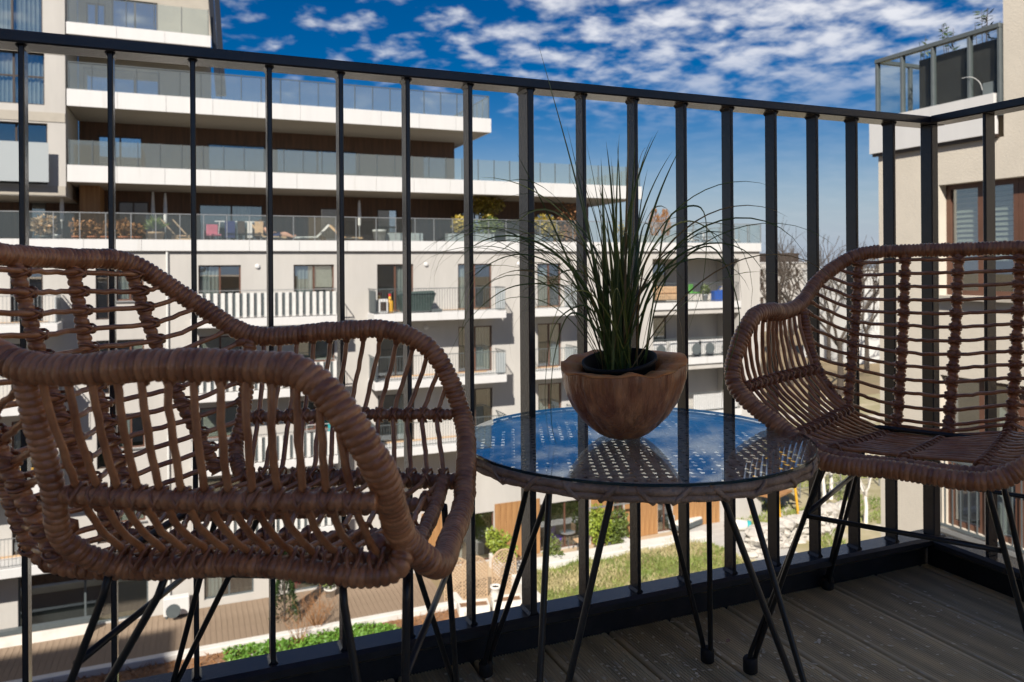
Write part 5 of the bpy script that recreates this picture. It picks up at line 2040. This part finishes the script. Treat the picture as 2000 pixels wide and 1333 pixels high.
bush('terrace_shrub', 'rust brown dry shrub in front of the end of the wood wall', (c[0], FY + 1.0, TZ1 + .3), (.9, .4, .75), 420, .17, .10, 'leaf_dry', seed=81)
for px, lb in ((1278, 'left brown cypress on the open end of the terrace'), (1299, 'right brown cypress on the open end of the terrace')):
    c = at(px, 450, Y=FY + 1.4)
    r_ = simple('brown_cypress', lb, 'plant', (c[0], FY + 1.4, TZ1))
    mb = MB()
    for _ in range(420):
        z = RNG.uniform(0.45, 2.0)
        rr = .30 * math.sin(math.pi * min(1, (z - .3) / 1.8)) * RNG.uniform(.5, 1)
        a = RNG.uniform(0, 6.28)
        mb.leaf((rr * math.cos(a), rr * math.sin(a), z), (math.cos(a) * .4, math.sin(a) * .4, 1), RNG.normal(size=3), .2, .05)
    mb.build('crown', M['leaf_dry'], r_)
    MB().lathe([(.2, 0), (.26, .5), (.22, .5), (0, .46)], 12).build('pot', M['frost'], r_)


def parasol(label, px, Y, h, z=TZ1):
    c = at(px, 440, Y=Y)
    r_ = simple('folded_parasol', label, 'parasol', (c[0], Y, z), 'folded parasols on the terrace')
    MB().lathe([(.28, 0), (.28, .05), (.05, .07), (.05, .3)], 14).build('base', M['grey_metal'], r_)
    MB().sweep([(0, 0, .06), (0, 0, h)], .025, 8).build('pole', M['steel'], r_)
    MB().lathe([(.03, .95), (.065, 1.0), (.075, 1.5), (.055, 2.0), (.03, h + .02), (0, h + .05)], 10, fn=lambda r, z_, t: (r * (1 + .18 * math.sin(5 * t)), z_)).build('folded_canopy', M['slat'], r_)


parasol('folded pale parasol left of the yucca', 299, FY + 1.4, 2.25)
parasol('folded pale parasol right of the yucca', 323, FY + 1.2, 2.2)
parasol('folded white parasol beside the sunbathers', 702, FY + 1.2, 2.1)
parasol('folded parasol standing below the edge of the tower', 121, FY + .9, 2.3)


def lounger(label, px, Y, rz, m='tan', group='sun loungers on the terrace', s=1.0):
    c = at(px, 450, Y=Y)
    r_ = simple('sun_lounger', label, 'sun lounger', (c[0], Y, TZ1 + .002), group, rz)
    r_.scale = (s, s, s)
    MB().add([(-.28, -.5, .34), (.28, -.5, .34), (.28, .45, .36), (-.28, .45, .36), (-.28, -.5, .42), (.28, -.5, .42), (.28, .45, .44), (-.28, .45, .44)],
             [(0, 3, 2, 1), (4, 5, 6, 7), (0, 1, 5, 4), (1, 2, 6, 5), (2, 3, 7, 6), (3, 0, 4, 7)]).build('seat_pad', M[m], r_)
    MB().add([(-.28, .452, .36), (.28, .452, .36), (.28, 1.0, .92), (-.28, 1.0, .92), (-.28, .44, .45), (.28, .44, .45), (.28, .95, .99), (-.28, .95, .99)],
             [(0, 3, 2, 1), (4, 5, 6, 7), (0, 1, 5, 4), (1, 2, 6, 5), (2, 3, 7, 6), (3, 0, 4, 7)]).build('backrest', M[m], r_)
    for sx in (-1, 1):
        MB().sweep([(.29 * sx, -.45, 0), (.29 * sx, -.3, .37), (.29 * sx, .5, .37), (.29 * sx, .7, 0)], .022, 6).build('side_frame', M['grey_metal'], r_)
    return r_


lounger('tan lounger under the sunbathing person', 537, FY + .8, math.radians(80))
lounger('empty pale lounger right of the sunbathing person', 598, FY + .9, math.radians(-95), 'slat')
lounger('lounger with a dark cushion beside the white folded parasol', 688, FY + 1.0, math.radians(70), 'tan')

# person lying back on the lounger: one continuous skinned body
c = at(537, 450, Y=FY + .8)


def person(name, label, loc, rz):
    r_ = simple(name, label, 'person', loc, None, rz)
    J = {'pelvis': ((0, 0, .55), .14), 'belly': ((0, .18, .62), .135), 'chest': ((0, .36, .80), .15), 'neck': ((0, .50, .97), .055), 'head0': ((0, .54, 1.05), .085), 'head': ((0, .55, 1.15), .095), 'crown': ((0, .56, 1.23), .055)}
    E_ = [('pelvis', 'belly'), ('belly', 'chest'), ('chest', 'neck'), ('neck', 'head0'), ('head0', 'head'), ('head', 'crown')]
    for s, sx in (('l', -1), ('r', 1)):
        J['sh' + s] = ((.18 * sx, .40, .86), .062)
        J['el' + s] = ((.27 * sx, .22, .66), .045)
        J['wr' + s] = ((.16 * sx, .02, .70), .034)
        J['ha' + s] = ((.09 * sx, -.05, .70), .036)
        J['hip' + s] = ((.10 * sx, -.04, .54), .095)
        J['kn' + s] = ((.13 * sx, -.42, .70 if sx > 0 else .60), .066)
        J['an' + s] = ((.13 * sx, -.78, .50), .045)
        J['fo' + s] = ((.14 * sx, -.90, .60), .034)
        E_ += [('chest', 'sh' + s), ('sh' + s, 'el' + s), ('el' + s, 'wr' + s), ('wr' + s, 'ha' + s), ('pelvis', 'hip' + s), ('hip' + s, 'kn' + s), ('kn' + s, 'an' + s), ('an' + s, 'fo' + s)]
    ks_ = list(J)
    me = bpy.data.meshes.new('body')
    me.from_pydata([J[k][0] for k in ks_], [(ks_.index(a), ks_.index(b)) for a, b in E_], [])
    o = bpy.data.objects.new('body', me)
    COL.objects.link(o)
    o.parent = r_
    sk = o.modifiers.new('skin', 'SKIN')
    o.modifiers.new('subd', 'SUBSURF').levels = 1
    o.modifiers['subd'].render_levels = 1
    for i, k in enumerate(ks_):
        me.skin_vertices[0].data[i].radius = (J[k][1], J[k][1])
        me.skin_vertices[0].data[i].use_root = (k == 'pelvis')
    me.materials.append(M['skin'])
    MB().lathe([(0, 1.29), (.06, 1.275), (.10, 1.22), (.115, 1.15), (.10, 1.10), (.07, 1.12)], 14, (0, .585, 0), cap=False).build('hair', M['hair'], r_, True)
    mb = MB()
    for sx in (-1, 1):
        mb.sweep([(.07 * sx, .06, .55), (.11 * sx, -.08, .56), (.125 * sx, -.24, .63)], [.15, .125, .105], 12)
    mb.build('shorts', M['denim'], r_, True)
    mb = MB()
    for sx in (-1, 1):
        mb.lathe([(0, -.012), (.012, 0), (0, .012)], 8, (.035 * sx, .455, 1.165))
    mb.build('eyes', M['hair'], r_)
    return r_


person('person', 'person in dark blue shorts lying back on the tan lounger', (c[0], FY + .8, TZ1 - .10), math.radians(80))
# small furniture on the terrace
c = at(418, 450, Y=FY + .7)
cafe_chair('folding_chair', 'pink folding chair in front of the big terrace window', (c[0], FY + .7, TZ1 + .002), .3, 'pink', None)
c = at(345, 450, Y=FY + .7)
dc = simple('deck_chair', 'wooden folded deck chair leaning right of the yucca', 'chair', (c[0], FY + .7, TZ1 + .002))
for dx in (0, .45):
    MB().sweep([(-.6 + dx, 0, 1.1), (.3 + dx, .1, .02)], .03, 5).build('leg', M['lattice'], dc)
MB().box(-.2, .5, .12, .16, .05, .45).build('seat', M['tan'], dc)
c = at(468, 450, Y=FY + .9)
lr = simple('drying_rack', 'drying rack hung with dark and pink laundry on the terrace', 'drying rack', (c[0], FY + .9, TZ1 + .002))
for sx in (-1, 1):
    MB().sweep([(.9 * sx, -.25, 0), (.8 * sx, .25, 1.05)], .014, 5).build('leg', M['white'], lr)
    MB().sweep([(.9 * sx, .25, 0), (.8 * sx, -.25, 1.05)], .014, 5).build('leg', M['white'], lr)
for yy in (-.2, 0, .2):
    MB().box(-1.0, 1.0, yy - .008, yy + .008, 1.05, 1.066).build('rod', M['white'], lr)
for i, (x0, x1, m_) in enumerate(((-.6, -.2, 'denim'), (-.1, .2, 'hair'), (.3, .5, 'curtain'), (.6, .95, 'tan'))):
    MB().box(x0, x1, -.225, -.21, .35 + .1 * (i % 2), 1.07).build('garment', M[m_], lr)
for px, lb in ((1355, 'white garden armchair, left of three on the terrace end'), (1383, 'white garden armchair behind the low dark table'), (1435, 'white garden armchair alone by the terrace corner')):
    c = at(px, 455, Y=FY + 2.2)
    cafe_chair('garden_armchair', lb, (c[0], FY + 2.2, TZ1 + .002), RNG.uniform(-1, 1), 'white', 'white chairs at the end of the terrace')
c = at(1375, 455, Y=FY + 1.6)
cafe_table('terrace_table', 'low dark table among the white garden armchairs', (c[0], FY + 1.6, TZ1 + .002), .55, .6, 'grey_metal')

# balcony and loggia things
F0 = FL[0]
c = at(815, 590, Y=BY + .55)
gr = simple('covered_grill', 'dark covered barbecue on the upper balcony', 'barbecue', (c[0], BY + .6, F0))
MB().add([(-.75, -.28, .05), (.55, -.28, .05), (.55, .28, .05), (-.75, .28, .05), (-.85, -.3, .78), (.80, -.3, .82), (.80, .3, .82), (-.85, .3, .78), (-.6, -.2, .9), (.7, -.2, .95), (.7, .2, .95), (-.6, .2, .9)],
         [(0, 3, 2, 1), (0, 1, 5, 4), (1, 2, 6, 5), (2, 3, 7, 6), (3, 0, 4, 7), (4, 5, 9, 8), (5, 6, 10, 9), (6, 7, 11, 10), (7, 4, 8, 11), (8, 9, 10, 11)]).build('cover', mat('tarp', (0.03, 0.05, 0.045), .5, var=.3, bump=.6, bscale=5), gr)
MB().box(.6, 1.1, -.2, .2, 0, .12).build('foot', M['grey_metal'], gr)
c = at(757, 590, Y=BY + .6)
bt = simple('yellow_bottle', 'yellow and orange gas canister beside the covered barbecue', 'canister', (c[0] + .1, BY + .6, F0))
MB().lathe([(.14, 0), (.15, .05), (.15, .5), (.06, .62), (.06, .72), (0, .72)], 14).build('body', M['yellow'], bt, True)
MB().lathe([(.05, .72), (.07, .74), (.07, .84), (0, .84)], 10).build('cap', M['red'], bt)
c = at(747, 590, Y=BY + .5)
wbx = simple('white_box', 'white upright box at the left end of the upper balcony', 'box', (c[0], BY + .45, F0))
MB().bbox(-.2, .2, -.15, .15, 0, .62, .02).build('body', M['white'], wbx)
MB().box(-.13, .13, -.16, -.151, .1, .5).build('front', M['frame'], wbx)
LY = FY + .75
c = at(1305, 570, Y=LY)
so = simple('loggia_sofa', 'tan sofa with cushions on the top loggia', 'sofa', (c[0], LY, F0 + .04))
MB().bbox(-1.0, 1.0, -.4, .4, .1, .42, .05).build('base', M['tan'], so)
MB().bbox(-1.0, 1.0, .2, .42, .43, .82, .05).build('backrest', M['tan'], so)
MB().bbox(-1.0, -.8, -.4, .19, .425, .65, .04).build('arm', M['tan'], so)
MB().bbox(.8, 1.0, -.4, .19, .425, .65, .04).build('arm', M['tan'], so)
c = at(1357, 570, Y=LY)
cafe_chair('lime_chair', 'lime green folding chair beside the tan sofa', (c[0], LY, F0 + .04), .5, 'green')
c = at(1397, 570, Y=LY)
bb = simple('blue_bag', 'bright blue bag on the floor of the top loggia', 'bag', (c[0], LY - .3, F0 + .04))
MB().add([(-.38, -.2, 0), (.38, -.2, 0), (.38, .2, 0), (-.38, .2, 0), (-.42, -.16, .55), (.30, -.18, .62), (.34, .16, .6), (-.4, .16, .55)],
         [(0, 3, 2, 1), (0, 1, 5, 4), (1, 2, 6, 5), (2, 3, 7, 6), (3, 0, 4, 7), (4, 5, 6, 7)]).build('sack', M['blue'], bb)
MB().sweep([(-.2, -.18, .55), (-.1, -.18, .78), (.15, -.18, .78), (.2, -.18, .6)], .02, 5).build('handle', M['blue'], bb)
c = at(1374, 570, Y=LY)
pot_plant('potted_plant', 'pale green pot plant between the lime chair and the blue bag', 1376, .45, 'leafy', .17, 'frost', Y=LY, z=F0 + .04, n=120)
c = at(1434, 570, Y=LY)
pn = simple('rolled_screen', 'tall rolled bamboo screen in the corner of the top loggia', 'screen', (c[0] - .1, LY, F0 + .04))
MB().lathe([(.16, 0), (.16, 1.35), (.05, 1.36), (.05, 1.5), (0, 1.5)], 14).build('roll', M['lattice'], pn)
MB().lathe([(.165, .4), (.165, .46)], 14, cap=False).build('strap', M['frame'], pn)
# laundry on a lower balcony
c = at(640, 850, Y=BY + .6)
lr2 = simple('laundry', 'pink and turquoise laundry on a lower balcony behind the left chair', 'laundry', (c[0], BY + .5, FL[2]))
MB().box(-.9, .9, -.01, .01, 1.25, 1.27).build('line', M['white'], lr2)
MB().box(-.9, -.88, -.01, .01, 0, 1.25).box(.88, .9, -.01, .01, 0, 1.25).build('stand', M['white'], lr2)
MB().box(-.5, -.2, -.03, -.012, .5, 1.26).build('garment', M['pink'], lr2)
MB().box(0, .4, -.03, -.012, .3, 1.26).build('garment', M['teal'], lr2)
c = at(20, 870, Y=BY + .6)
ot = simple('orange_bench', 'orange bench on a balcony at the far left', 'bench', (c[0], BY + .6, FL[2]))
MB().bbox(-.8, .8, -.25, .25, .38, .46, .01).build('seat', M['yellow'], ot)
for sx in (-.7, .7):
    MB().box(sx - .04, sx + .04, -.22, .22, 0, .379).build('leg', M['frame'], ot)
# potted bush at the foot of the wall for the path
pot_plant('potted_plant', 'small shrub in a white pot on the paved path', 640, .7, 'leafy', .25, 'planter', Y=33.6, z=GZ + .015, n=220)
